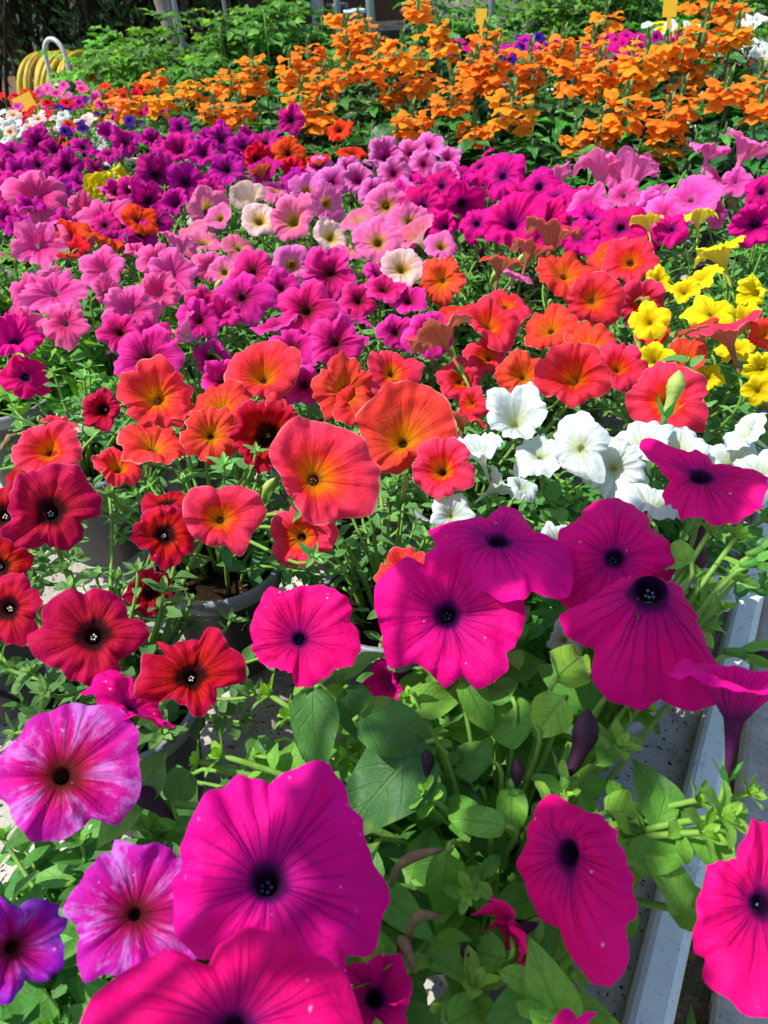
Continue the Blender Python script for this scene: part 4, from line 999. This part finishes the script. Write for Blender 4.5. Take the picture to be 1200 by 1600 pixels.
def bench(name, o3, la, lb, wv, label, top=0.0, legh=.75):
    root = empty(name, o3 + [0, 0, top - legh], label, 'plant bench')
    nu, nv = 60, int(wv / .006); a = np.linspace(la, lb, nu); q = np.linspace(.0165, wv, nv); amp = .010
    zz = top - .014 + amp * np.cos((q - .050) / .146 * 2 * np.pi); zz = np.minimum(zz, top - .004)
    v = o3 + a[:, None, None] * U3 + q[None, :, None] * V3 + (zz[None, :, None] + .0006 * np.sin(a * 9)[:, None, None]) * Z3
    mb = MB(); mb.add(v, grid_faces(nu, nv)); mb.add(v - [0, 0, .006], grid_faces(nu, nv)[:, ::-1]); mb.build('corrugated_top', SHEET, root, loc=o3)
    prof = np.array([[.003, -.032], [.003, .012], [.001, .0165], [-.002, .018], [-.015, .018], [-.0185, .0165], [-.020, .013], [-.020, -.040], [-.018, -.040], [-.018, .012], [-.016, .0155], [-.002, .0155], [.0005, .012], [.0005, -.032]])
    prof[:, 0] += .013; ll = np.linspace(la - .02, lb + .02, 30)
    v = o3 + ll[:, None, None] * U3 + prof[None, :, 0, None] * V3 + (prof[None, :, 1, None] + top) * Z3
    mb = MB(); mb.add(v, grid_faces(30, len(prof), True)[:, ::-1]); rl = mb.build('edge_rail', RAIL, root, smooth=False, loc=o3)
    for i, a_ in enumerate(np.linspace(la + .1, lb - .1, 4)):
        for b_ in (.03, wv - .05):
            m = MB(); p = o3 + a_ * U3 + b_ * V3; box(m, p + [0, 0, top - .04 - (legh - .04) / 2], (.04, .04, legh - .04), AX); m.build('leg', STEEL, root, smooth=False, loc=p)
    for b_ in (.05, wv * .5, wv - .06):
        m = MB(); box(m, o3 + (la + lb) / 2 * U3 + b_ * V3 + [0, 0, top - .05], (lb - la, .03, .03), AX); m.build('support_beam', STEEL, root, smooth=False, loc=o3)
    return root
bench('plant_bench', O3, -.55, 1.68, 2.4, 'long plant bench of speckled corrugated sheet with a grey blue metal rail, carrying the petunias')

# ------------------------------------------------------------------ ground
GZ = -.75
def ground_mat():
    k = NT('bare_soil'); pos = k.n('TexCoord').outputs['Object']
    n1 = k.noise(pos, 3, 5, .6).outputs[0]; n2 = k.noise(pos, 45, 5, .7).outputs[0]; n3 = k.noise(pos, 160, 3, .6).outputs[0]
    c = k.ramp(n2, [(.3, hexl('4e3e2c')), (.55, hexl('86705a')), (.75, hexl('a8957c'))]); c = k.mix(k.math('MULTIPLY', k.smooth(n1, .5, .65), .6), c, hexl('5a5c38')); c = k.mix(k.math('MULTIPLY', k.smooth(n3, .6, .68), .6), c, hexl('b8a488'))
    return k.done(k.bsdf(c, .95, .1, k.bump(k.math('ADD', n2, n3), 1.0, .02)))
mb = MB(); n = 120; g = np.sinh(np.linspace(-4.2, 4.2, n)) * 1.8; X, Y = np.meshgrid(g, g + 2, indexing='ij')
Zg = GZ + .012 * np.sin(X * 3.1 + Y * 1.7) * np.cos(Y * 2.3) - .012; mb.add(np.stack([X, Y, Zg], -1), grid_faces(n, n)); gr = mb.build('ground', ground_mat()); gr['kind'] = 'structure'
CONC = plain('old_concrete', 'b3ada2', .9, .2, 25, .35, speck='5c564c', speckscale=180, bumps=.6, bumpd=.004, dirt='7c776a')
kd = nrm(np.array([math.sin(math.radians(26.5)), math.cos(math.radians(26.5)), 0])); ks = np.array([kd[1], -kd[0], 0]); kp, _ = at_z(1150, 1300, GZ + .05)
mb = MB(); prof = np.array([[0, -.12], [0, .042], [.008, .05], [.20, .05], [.208, .042], [.208, -.12]]); ll = np.linspace(-1.6, 5, 60)
rg = np.random.default_rng(4); v = kp * [1, 1, 0] + ll[:, None, None] * kd + prof[None, :, 0, None] * ks + (prof[None, :, 1, None] + GZ + rg.normal(0, .0015, (60, 6, 1))) * Z3
mb.add(v, grid_faces(60, 6)); kb = mb.build('concrete_kerb', CONC, smooth=False, loc=kp); kb['kind'] = 'structure'
rg = np.random.default_rng(8); mb = MB(); N = 2600
a = rg.uniform(-.5, 3.2, N); b = -rg.uniform(.03, .75, N) ** .9; P0 = O3 + a[:, None] * U3 + b[:, None] * V3; P0[:, 2] = GZ - .005
keep = np.sin(P0[:, 0] * 14) * np.cos(P0[:, 1] * 11 + 1) + rg.normal(0, .5, N) > -.1; P0 = P0[keep]; n = len(P0); d = rg.normal(0, 1, (n, 3)); d[:, 2] = np.abs(d[:, 2]) + .35
leaves(mb, P0, d, np.array([0, 0, 1.0]) + rg.normal(0, .3, (n, 3)), rg.uniform(.025, .075, n), rg.uniform(.008, .024, n), rg.uniform(.1, .6, n), .2, None, 0, 5, 3, rg)
gw = mb.build('ground_weeds', LEAF['weed']); tag(gw, 'low green weeds and grass on the soil beside the bench', 'weeds', kind='stuff')
DRYLEAF = plain('dry_leaf', '7a5a3c', .9, .1, 60, .6); mb = MB(); N = 420
a = rg.uniform(-.5, 3, N); b = -rg.uniform(.03, .7, N); P0 = O3 + a[:, None] * U3 + b[:, None] * V3; P0[:, 2] = GZ + .004; d = rg.normal(0, 1, (N, 3)); d[:, 2] *= .25
leaves(mb, P0, d, np.array([0, 0, 1.0]) + rg.normal(0, .5, (N, 3)), rg.uniform(.02, .06, N), rg.uniform(.01, .025, N), rg.uniform(-.3, .3, N), .4, None, 0, 5, 3, rg)
dl = mb.build('leaf_litter', DRYLEAF); tag(dl, 'dry brown leaf litter on the soil beside the bench', 'leaf litter', kind='stuff')
# ------------------------------------------------------------------ small mixed annuals behind, at left
def annual(name, label, cat, px, py, dist, cols, rng, n=16, R=.016, rad=.085, hz=.19, zoff=0.0, lm='green', group=None, L=.026):
    c, t = at_y(px, py, dist); z0 = zoff + .004; root = empty(name, (c[0], c[1], z0), label, cat, group); cc = np.array([c[0], c[1], z0])
    make_pot(root, cc, .045, .09, POT); mb = MB(); top = max(c[2] - z0, .12)
    for s in range(14):
        an = s * 2.4; rr = rad * math.sqrt((s + .5) / 14)
        shoot(mb, cc + [rr * .2 * math.cos(an), rr * .2 * math.sin(an), .075], cc + np.array([rr * math.cos(an), rr * math.sin(an), top * rng.uniform(.8, .97)]), rng, L, .5, 7, tipn=5)
    for q in range(n):
        an = q * 2.4 + rng.random(); rr = rad * 1.05 * math.sqrt((q + .5) / n); C = cc + np.array([rr * math.cos(an), rr * math.sin(an), top + rng.uniform(-.015, .02)])
        v, f, uv = corolla(rng, R * rng.uniform(.85, 1.15), .25, .15, .12, .05, .8, .12, (40, 12)); nn = nrm(np.array([math.cos(an) * .4, math.sin(an) * .4 - .55, .9]) + rng.normal(0, .15, 3)); a = nrm(np.cross([.1, .9, .2], nn)); b = np.cross(nn, a)
        m = MB(); m.add(C + v[..., :1] * a + v[..., 1:2] * b + v[..., 2:3] * nn, f, uv, .5); m.build('flower', PET[cols[q % len(cols)]], root, loc=C)
        tube(mb, [cc + [0, 0, top * .6], C - nn * R * .8], .001, 4, 1)
    mb.build('foliage', [LEAF[lm], STEM], root, loc=cc); return root
rg = np.random.default_rng(77); GA = 'mixed annuals at the left rear'
for args in [
    ('small red petunia at the left edge, just behind the purple ones', 15, 160, 1.95, 'R', .02), ('pale lime white petunia at the left edge below the yellow tag', 15, 205, 1.66, 'WA', .018),
    ('red petunia beside the yellow tag', 66, 178, 1.82, 'R', .021), ('small white petunia with one round bloom among red ones', 88, 192, 1.72, 'WA', .019),
    ('pink clustered annual in front of the yellow hose', 92, 145, 2.1, 'LK', .018), ('white and red annual left of the lowest orange heads', 52, 212, 1.62, 'WWR', .018),
    ('violet petunia behind the round white bloom', 112, 172, 1.92, 'BU', .018), ('violet petunia below the round white bloom', 92, 210, 1.62, 'BBU', .017),
    ('rose pink annual right of the hose reel', 180, 160, 2.15, 'LR', .02), ('crimson annual behind the left orange heads', 190, 145, 2.3, 'R', .02), ('cream white annual beside the left orange heads', 122, 196, 1.76, 'AW', .016),
    ('violet petunia under the left orange heads', 215, 185, 1.9, 'BU', .016), ('mauve petunia behind the left edge of the purple ones', 20, 182, 1.78, 'LW', .016)]:
    annual('potted_annual', args[0], 'potted annual', args[1], args[2], args[3], args[4], rg, 9, args[5] * .78, .07, group=GA)
GB = 'petunias on the far bench'
for args in [('far purple petunia behind the crossandra, right of the cream wall', 800, 82, 2.75, 'BU', .02), ('second far purple petunia behind the crossandra', 826, 70, 2.9, 'UB', .02), ('far magenta petunia under the yellow tag at right', 985, 68, 2.8, 'HHB', .024),
             ('far magenta petunia left of the right yellow tag', 955, 88, 2.6, 'H', .022), ('far violet petunia beside the yellow tag at right', 1015, 62, 2.85, 'BHU', .02), ('far white petunia at the right edge', 1175, 75, 2.5, 'W', .022), ('far pale petunia behind the right orange heads', 1130, 80, 2.7, 'AWL', .018),
             ('far mixed red and pink annual at the right edge', 1180, 105, 2.42, 'RLY', .02), ('far magenta petunia below the first yellow tag', 725, 78, 2.7, 'H', .02), ('second far white petunia at the right edge', 1195, 40, 2.9, 'W', .02), ('far yellow petunia just under the right yellow tag', 1048, 48, 2.95, 'YW', .02)]:
    annual('potted_annual', args[0], 'potted annual', args[1], args[2], args[3], args[4], rg, 14, args[5], .09, group=GB)

# ------------------------------------------------------------------ plant tags
TAGY = plain('yellow_tag', 'd8a81a', .5, .4, 30, .1, bumps=.03)
def plant_tag(label, px, py, dist, wpx, hpx, tilt, stem_to, yaw=0.0):
    c, t = at_y(px, py, dist); wd, ht = wpx * t / F, hpx * t / F; mb = MB(); r = np.array([math.cos(yaw), math.sin(yaw), 0]); up = nrm(np.array([math.sin(tilt[0]), -math.sin(tilt[1]), math.cos(tilt[0])])); r = nrm(r - up * (r @ up)); ax = np.stack([r, np.cross(up, r), up])
    box(mb, c, (wd, .0016, ht), ax); box(mb, c - up * (ht * .5 + stem_to / 2), (wd * .3, .0014, stem_to), ax); o = mb.build('plant_tag', TAGY, smooth=False, loc=c); return tag(o, label, 'plant tag', 'yellow plant tags')
plant_tag('blank yellow plant tag leaning among the red annuals at left', 38, 160, 1.85, 30, 22, (-.45, -.35), .14, .2)
plant_tag('blank yellow plant tag upright in front of the metal post', 752, 26, 2.2, 17, 22, (.03, -.4), .30)
plant_tag('largest blank yellow plant tag, at the top right', 1047, 12, 2.3, 22, 26, (.04, -.4), .26)
plant_tag('thin yellow plant tag stake slanting between orange heads', 702, 104, 1.72, 5, 8, (-.22, .05), .16)

# ------------------------------------------------------------------ leafy young vegetable plants
def bushy(name, label, px, dist, top, rad, rng, lm, n=460, L=.075, group=None, cat='leafy plant', base=GZ, wr=.5):
    c, t = at_y(px, 80, dist); root = empty(name, (c[0], c[1], base), label, cat, group); b = np.array([c[0], c[1], base]); H = top - base
    st = MB(); mb = MB(); tips = []
    for s in range(13):
        an = s * 2.4; rr = rad * math.sqrt((s + .5) / 13); B = b + np.array([rr * math.cos(an), rr * math.sin(an), H * rng.uniform(.8, 1.0) * (1 - .25 * (rr / rad) ** 2)])
        pts = bez(b + [rr * .15 * math.cos(an), rr * .15 * math.sin(an), 0], b + [rr * .3 * math.cos(an), rr * .3 * math.sin(an), H * .4], B - [0, 0, H * .3], B, 12); tube(st, pts, np.linspace(.009, .003, 12), 6); tips.append(pts)
    T = np.array(tips); si = rng.integers(0, 13, n); tt = 11 * (1 - .62 * rng.random(n) ** 1.3); ti = np.clip(tt.astype(int), 0, 10); fr = (tt - ti)[:, None]; p = T[si, ti] * (1 - fr) + T[si, ti + 1] * fr
    az = rng.random(n) * 6.28; d0 = nrm(np.stack([np.cos(az), np.sin(az), rng.uniform(.0, .75, n)], 1)); Lr = L * rng.uniform(1.1, 2.3, n)
    for q in range(5):                                      # five leaflets along each leaf stalk
        f = .35 + .16 * q; sgn = 0 if q == 4 else (1 if q % 2 else -1); side = nrm(np.cross(d0, [0, 0, 1.0])); dd = nrm(d0 * (.55 if sgn else 1) + side * sgn * .9 + [0, 0, -.15])
        leaves(mb, p + d0 * (Lr * f)[:, None] - np.array([0, 0, 1.0]) * (.25 * Lr * f * f)[:, None], dd, np.array([0, 0, 1.0]) + rng.normal(0, .25, (n, 3)), L * rng.uniform(.6, 1.0, n), L * wr * rng.uniform(.7, 1.1, n), rng.uniform(.1, .5, n), .25, None, 0, 5, 3, rng, .12)
    st.build('stem', STEM, root, loc=b); mb.build('crown', LEAF[lm], root, loc=b); return root
rg = np.random.default_rng(21); GV = 'leafy vegetable plants behind the flowers'
for lab, px, dist, top, rad, lm in [('bright green leafy plant just right of the yellow hose', 175, 4.3, .20, .33, 'tomato'), ('bright green leafy plant left of the grey tree trunk', 235, 4.0, .25, .34, 'tomato'), ('bright green leafy plant low in front of the grey tree trunk', 300, 3.7, .16, .28, 'tomato'),
        ('tallest bright green leafy plant right of the grey tree trunk', 350, 4.3, .32, .36, 'tomato'), ('bright green leafy plant in the middle of the left group', 420, 4.2, .30, .36, 'tomato'), ('bright green leafy plant at the right end of the left group', 485, 4.4, .31, .34, 'tomato'), ('dark leafy plant in front of the upright metal posts', 545, 3.6, .14, .26, 'green'),
        ('dark green climbing plant right of the metal post with the tag', 700, 4.2, .36, .26, 'green'), ('dark green leafy plant behind the first yellow tag', 740, 4.4, .34, .26, 'green'), ('fresh green broad-leaved plant right of the cream wall', 850, 3.9, .36, .28, 'tomato'), ('fresh green broad-leaved plant behind the far magenta petunias', 910, 4.1, .42, .32, 'tomato'),
        ('fresh green broad-leaved plant left of the right yellow tag', 975, 4.1, .44, .32, 'tomato'), ('fresh green broad-leaved plant at the top right corner', 1110, 4.3, .45, .34, 'tomato'), ('fresh green broad-leaved plant at the right edge of the top', 1190, 4.0, .42, .34, 'tomato'), ('fresh green plant behind the right yellow tag', 1040, 4.4, .45, .30, 'tomato'), ('low green leafy plant behind the rose pink annual', 215, 3.4, -.02, .26, 'green'), ('low green leafy plant behind the middle orange heads', 470, 3.4, .06, .26, 'green'), ('low green leafy plant left of the middle orange heads', 380, 3.3, .03, .26, 'green')]:
    bushy('leafy_plant', lab, px, dist, top, rad, rg, lm, group=GV, L=.062 if lm == 'tomato' else .055, wr=.62)

# ------------------------------------------------------------------ hose reel
HOSE = [plain('yellow_hose', 'b8a016', .5, .4, 40, .35, dirt='7a6420'), plain('worn_hose', 'a0782a', .5, .4, 40, .4)]
WHITEM = plain('white_painted_metal', 'c9c9c4', .4, .5, 40, .2, speck='6a5a4a', speckscale=60, speckth=.66)
hc, ht_ = at_y(102, 120, 5.4); hz = GZ + .48; hroot = empty('hose_reel', (hc[0], hc[1], GZ), 'white metal hose reel wound with thick yellow hose, by the dark hedge', 'hose reel')
axd = nrm(np.array([.93, -.36, 0])); hv = np.cross([0, 0, 1.0], axd); mb = MB(); th = np.linspace(0, 2 * np.pi, 49); rg = np.random.default_rng(5); ctr = np.array([hc[0], hc[1], hz])
for i in range(9):
    for l in range(2):
        r = .25 - .028 * l + rg.normal(0, .008); o = ctr + axd * (i - 4) * .036 + axd * rg.normal(0, .012); pts = o + (r * np.cos(th))[:, None] * hv + (r * np.sin(th) * np.where(np.sin(th) < 0, 1.0 + .12 * l + rg.uniform(0, .16), 1))[:, None] * Z3 + axd * (.012 * np.sin(th * 2 + i))[:, None]
        tube(mb, pts, .017, 8, 1 if (i * 2 + l) % 7 == 3 else 0)
mb.build('hose', HOSE, hroot, loc=ctr)
mb = MB()
for sg in (-1, 1):
    o = ctr + axd * sg * .19
    for an in range(0, 180, 60):
        e = (math.cos(math.radians(an)) * hv + math.sin(math.radians(an)) * Z3) * .2; tube(mb, [o - e, o + e], .008, 6)
    tube(mb, o + (.2 * np.cos(th))[:, None] * hv + (.2 * np.sin(th))[:, None] * Z3, .009, 6)
    tube(mb, [o, o + hv * .25 + [0, 0, -.50]], .011, 6); tube(mb, [o, o - hv * .25 + [0, 0, -.50]], .011, 6)
tube(mb, [ctr - axd * .25, ctr + axd * .25], .02, 8); mb.build('reel_frame', WHITEM, hroot, loc=ctr)
mb = MB(); hb = ctr + np.array([.09, -.34, -.40]); s = np.linspace(0, np.pi, 15)
w1 = .07; pts = [hb - axd * w1] + [hb + [0, 0, .66] + axd * (-w1 * math.cos(q)) + np.array([0, 0, w1 * 1.3 * math.sin(q)]) for q in s] + [hb + axd * w1]
tube(mb, pts, .013, 8); tube(mb, [hb + [0, 0, .52] - axd * w1, hb + [0, 0, .52] + axd * w1], .011, 8); mb.build('handle', WHITEM, hroot, loc=hb)

# ------------------------------------------------------------------ tree trunk, posts, far benches, house, hedge
def bark(name, a, b): 
    k = NT(name); pos = k.n('TexCoord').outputs['Object']; mp = k.n('Mapping'); k.set(mp.inputs[0], pos); mp.inputs['Scale'].default_value = (1, 1, .15)
    n1 = k.noise(mp.outputs[0], 40, 5, .65).outputs[0]; c = k.ramp(n1, [(.3, hexl(a)), (.7, hexl(b))]); return k.done(k.bsdf(c, .9, .1, k.bump(n1, .9, .02)))
BARK = bark('grey_bark', '6e6558', 'b0a896'); BARKD = bark('dark_bark', '241c16', '4a3e34')
def tree(label, px, dist, r0, hgt, lean, rng, crownz, crownr, nleaf, bk, lm='hedge', L=.09, name='tree', cat='tree', group=None, limbs=5, xyz=None):
    b = at_y(px, 60, dist)[0] * [1, 1, 0] + [0, 0, GZ - .03] if xyz is None else np.array(xyz, float); root = empty(name, b, label, cat, group); t = np.linspace(0, 1, 14)
    pts = b + np.stack([lean[0] * t + .03 * np.sin(t * 7), lean[1] * t + .03 * np.cos(t * 6), hgt * t], 1); m = MB(); tube(m, pts, r0 * (1 - .5 * t) + r0 * .5 * np.exp(-t * 14), 14)
    cr = MB(); tops = [pts[-1]]
    for q in range(limbs):
        i = rng.integers(5, 13); an = q * 2.4 + rng.random(); e = pts[i] + np.array([math.cos(an) * crownr * .8, math.sin(an) * crownr * .8, rng.uniform(.2, .9) * crownr]); tube(m, bez(pts[i], pts[i] + (e - pts[i]) * .3 + [0, 0, .1], e - [0, 0, .15], e, 9), np.linspace(r0 * .4, r0 * .1, 9), 8); tops += [e, (e + pts[i]) / 2]
    m.build('trunk', bk, root, loc=b); tops = np.array(tops); ci = rng.integers(0, len(tops), nleaf); p = tops[ci] + rng.normal(0, crownr * .33, (nleaf, 3)) * [1, 1, .8]; low = p[:, 2] < crownz; p[low, 2] = crownz + rng.random(low.sum()) * (1.2 if name == 'hedge_tree' else .3)
    if name == 'hedge_tree':                       # leafy down to the ground
        h_ = int(nleaf * .6); an = rng.random(h_) * 6.28; rr = np.sqrt(rng.random(h_)) * 1.0; p[:h_] = np.stack([b[0] + rr * np.cos(an), b[1] + rr * np.sin(an) * .6, crownz + rng.random(h_) * 1.3], 1)
        cl = np.sin(p[:h_, 0] * 9) * np.sin(p[:h_, 2] * 8 + p[:h_, 0] * 3); p[:h_][cl < -.1, 2] += 1.5
    d = rng.normal(0, 1, (nleaf, 3)); leaves(cr, p, d, rng.normal(0, .6, (nleaf, 3)) + [0, 0, 1], L * rng.uniform(.6, 1.3, nleaf), L * .4 * rng.uniform(.7, 1.2, nleaf), .25, .2, None, 0, 5, 3, rng); cr.build('crown', LEAF[lm], root, loc=b); return root
rg = np.random.default_rng(31)
tree('slender tree with a leaning pale grey trunk, rising behind the leafy plants', 287, 5.0, .052, 2.4, (-.20, 0), rg, 1.5, .7, 900, BARK)
GH = 'dark trees of the hedge'
for i, (lab, px, dist) in enumerate([('dark hedge tree at the very left edge', -60, 8.2), ('dark hedge tree left of the hose reel', 25, 7.6), ('dark hedge tree right above the hose', 85, 8.4), ('dark hedge tree over the hose reel handle', 150, 7.8), ('dark hedge tree left of the grey trunk', 215, 8.6), ('dark hedge tree close behind the grey trunk', 265, 8.0), ('dark bare-stemmed tree right of the grey trunk', 365, 8.2), ('thick dark trunk at the top, right of the leafy plants middle', 400, 7.6), ('dark trunk at the top left of the white garden table', 440, 8.6)]):
    r_ = np.random.default_rng(60 + i); root = tree(lab, px, dist, .11 if i < 6 else .10, 2.8, (r_.uniform(-.3, .3), 0), r_, GZ + (.35 if i < 6 else .9), 1.0 if i < 6 else .8, 3200 if i < 6 else 1200, BARKD, 'hedge', .10, 'hedge_tree', 'tree', GH, 7)
    b = np.array(root.location); mb = MB()
    for q in range(8 if i < 6 else 3):
        an = r_.random() * 6.28; rr = r_.uniform(.05, .75); p = b + [rr * math.cos(an), rr * math.sin(an) * .6, 0]; e = p + [r_.uniform(-.5, .5), r_.uniform(-.3, .3), r_.uniform(1.2, 2.2)]
        tube(mb, bez(p, p + [0, 0, .5], e - [r_.uniform(-.2, .2), 0, .5], e, 9), np.linspace(.03, .012, 9) * r_.uniform(.5, 1.2), 6)
    mb.build('side_stems', BARKD, root, loc=b)
POSTM = plain('grey_metal_post', '8c979c', .45, .5, 20, .2, metal=.3)
def post(label, px, dist, wpx, dx=0.0, ytop=2.2, mat=None):
    b, t = at_y(px, 60, dist); b = b * [1, 1, 0] + [0, 0, GZ - .04]; r = wpx * t / F / 2; m = MB(); e = b + [dx, 0, ytop]; tube(m, [b, b + (e - b) * .5, e], [r, r, r], 10); box(m, b + [0, 0, .06], (r * 5, r * 5, .012)); o = m.build('metal_post', mat or POSTM, loc=b); return tag(o, label, 'post', 'metal posts of the nursery')
post('thin grey metal post tight against the grey tree trunk', 304, 4.9, 8, -.17); post('grey metal post left of the white garden table', 595, 4.3, 13, -.10); post('thinner blue grey post left of the other metal post', 538, 4.6, 10, -.06)
post('grey metal post right of the first yellow tag', 775, 4.2, 10, -.06); post('short dark post at the top, beside the dark trunk', 362, 6.5, 6, -.05)
GREYW = plain('pale_plaster', 'cdc2ae', .85, .2, 6, .15, dirt='a89c88'); CREAM = plain('cream_plaster', 'e2cdb4', .85, .2, 6, .12); WHITEP = plain('white_board', 'd8dad6', .6, .3, 10, .1); PINKW = plain('pinkish_wall', 'c4a49a', .9, .2, 5, .2, dirt='8c7870'); DARKW = plain('dark_panel', '33312e', .7, .3, 10, .3); TILE = plain('terracotta', 'a4573a', .8, .2, 30, .3)
GLASS = plain('dark_window', '1c2226', .12, .6, 5, .1)
def house(label, px, dist, wd, dp, ht, mat, yaw, wins=2):
    b = at_y(px, 60, dist)[0] * [1, 1, 0] + [0, 0, GZ - .05]; root = empty('house', b, label, 'house'); ax = np.array([[math.cos(yaw), math.sin(yaw), 0], [-math.sin(yaw), math.cos(yaw), 0], [0, 0, 1.0]])
    b2 = b + ax[1] * dp / 2; m = MB(); box(m, b2 + [0, 0, ht / 2], (wd, dp, ht), ax); m.build('wall', mat, root, smooth=False, loc=b); m = MB(); box(m, b + [0, 0, .2] - ax[1] * .03, (wd + .02, .06, .5), ax); m.build('plinth', GREYW, root, smooth=False, loc=b)
    m = MB(); q = np.array([[-wd / 2 - .3, -.3, ht], [wd / 2 + .3, -.3, ht], [wd / 2 + .3, dp / 2, ht + 1.2], [-wd / 2 - .3, dp / 2, ht + 1.2], [-wd / 2 - .3, dp + .3, ht], [wd / 2 + .3, dp + .3, ht]]) @ ax + b; m.add(q, [[0, 1, 2, 3], [3, 2, 5, 4]]); m.add(q - [0, 0, .08], [[3, 2, 1, 0], [4, 5, 2, 3]]); m.build('roof', TILE, root, smooth=False, loc=b)
    for i in range(wins):
        c = b + ax[0] * ((i + .5) / wins - .5) * wd * .9 + [0, 0, 1.45]; m = MB()
        for (s, o) in [((1.1, .06, .08), (0, 0, .55)), ((1.1, .06, .08), (0, 0, -.55)), ((.08, .06, 1.02), (.51, 0, 0)), ((.08, .06, 1.02), (-.51, 0, 0)), ((.05, .05, 1.02), (0, 0, 0))]: box(m, c - ax[1] * .03 + np.array(o) @ ax, s, ax)
        f = m.build('window', WHITEP, root, smooth=False, loc=c); m = MB(); box(m, c - ax[1] * .012, (.94, .02, 1.02), ax); m.build('pane', GLASS, f, smooth=False, loc=c)
    return root
house('pinkish plastered house glimpsed through the hedge at left', 60, 11.5, 9.0, 4, 2.9, PINKW, .12, 3); house('cream plastered house behind the plants, top middle right', 820, 8.5, 1.9, 3, 2.8, CREAM, -.1, 1); house('grey plastered house behind the metal posts', 560, 11.0, 5.0, 3, 2.8, DARKW, -.05, 2); house('pale plastered house behind the plants at the top right', 1130, 11.5, 5.5, 3, 2.8, GREYW, -.2, 3)
def garden_table(label, px, dist, wd, dp, ht, top, mat, name='garden_table'):
    b = at_y(px, 60, dist)[0] * [1, 1, 0] + [0, 0, GZ]; root = empty(name, b, label, 'garden table'); m = MB(); box(m, b + [0, 0, ht - .02], (wd, dp, .04)); m.build('table_top', mat, root, smooth=False, loc=b); m = MB(); box(m, b + [0, -dp / 2 - .006, ht - .05], (wd, .012, .10)); m.build('apron', top, root, smooth=False, loc=b)
    for sx in (-1, 1):
        for sy in (-1, 1): m = MB(); box(m, b + [sx * (wd / 2 - .04), sy * (dp / 2 - .04), (ht - .04) / 2], (.05, .05, ht - .04)); m.build('leg', POSTM, root, smooth=False, loc=b)
    return b
bt = garden_table('dark garden table with small pots behind the metal posts', 530, 5.4, 1.5, .6, .80, DARKW, DARKW); bw = garden_table('white garden table with a pale blue edge, right of the metal posts', 660, 6.2, 1.5, .7, 1.10, WHITEP, RAIL); b3 = garden_table('low grey bench holding the far petunias behind the crossandra', 960, 2.80, 1.45, .95, .75, SHEET, RAIL)
for i, (lab, dx, ml, r, h) in enumerate([('terracotta flower pot on the dark garden table', -.30, TILE, .07, .11), ('white flower pot on the dark garden table', .10, WHITEP, .06, .09), ('grey flower pot on the dark garden table', .0, POT, .06, .12), ('wide terracotta bowl on the dark garden table near the post', .48, TILE, .10, .07)]):
    m = MB(); p = bt + [dx, -.1 + .05 * i, .80]; lathe(m, p, [(.001, .002), (r * .7, 0), (r, h - .02), (r * 1.1, h - .02), (r * 1.1, h), (r * .95, h), (r * .85, h - .04), (.001, h - .04)], 24); o = m.build('flower_pot', ml, loc=p); tag(o, lab, 'flower pot', 'pots on the dark garden table')

# ------------------------------------------------------------------ unseen tree, added so that its bough shades the near corner
rg = np.random.default_rng(90)
troot = tree('unseen young tree added for shade beside the bench, its low bough shading the nearest blooms', 0, 0, .06, 2.6, (.15, .05), rg, 2.0, .7, 500, BARK, 'green', .07, 'added_shade_tree', 'tree', xyz=(-1.75, -.95, GZ - .03))
tb = np.array(troot.location); m = MB(); cr = MB(); g0 = tb + [.09, .03, 1.55]
def clump(tx, ty, s, z0, rx, n):
    global m, cr
    P0 = np.array([tx, ty, z0]) + SUN * s; qq = rg.random(n) * 6.28; ww = np.sqrt(rg.random(n)) * 1.5
    e = P0 + rg.normal(0, .02, 3); tube(m, bez(g0, g0 + (e - g0) * .3 + [0, 0, .25], e - (e - g0) * .25 + [0, 0, .08], e, 12), np.linspace(.012, .003, 12), 6)
    p = P0 + np.stack([ww * np.cos(qq), ww * np.sin(qq), rg.normal(0, 1, n)], 1) * rx; d = rg.normal(0, 1, (n, 3)); leaves(cr, p, d, SUN + rg.normal(0, .35, (n, 3)), rg.uniform(.02, .034, n), rg.uniform(.014, .02, n), .2, .1, None, 0, 5, 3, rg)
for px_, py_, rx_, ry_, n_, z_ in [(790, 850, .030, .014, 130, .22), (965, 872, .022, .012, 90, .21), (1100, 745, .030, .014, 120, .24), (1015, 975, .030, .022, 150, .23), (872, 1390, .018, .024, 110, .2), (655, 1400, .010, .022, 50, .2), (725, 1105, .024, .005, 60, .2)]:  # added leaf clumps, set sunward of the blooms they are to shade
    q_, t_ = at_z(px_, py_, z_); clump(q_[0], q_[1], .8, z_, np.array([rx_, ry_, .012]), n_)
m.build('bough', BARK, troot, loc=tb); cr.build('added_shade_leaves', LEAF['green'], troot, loc=tb)
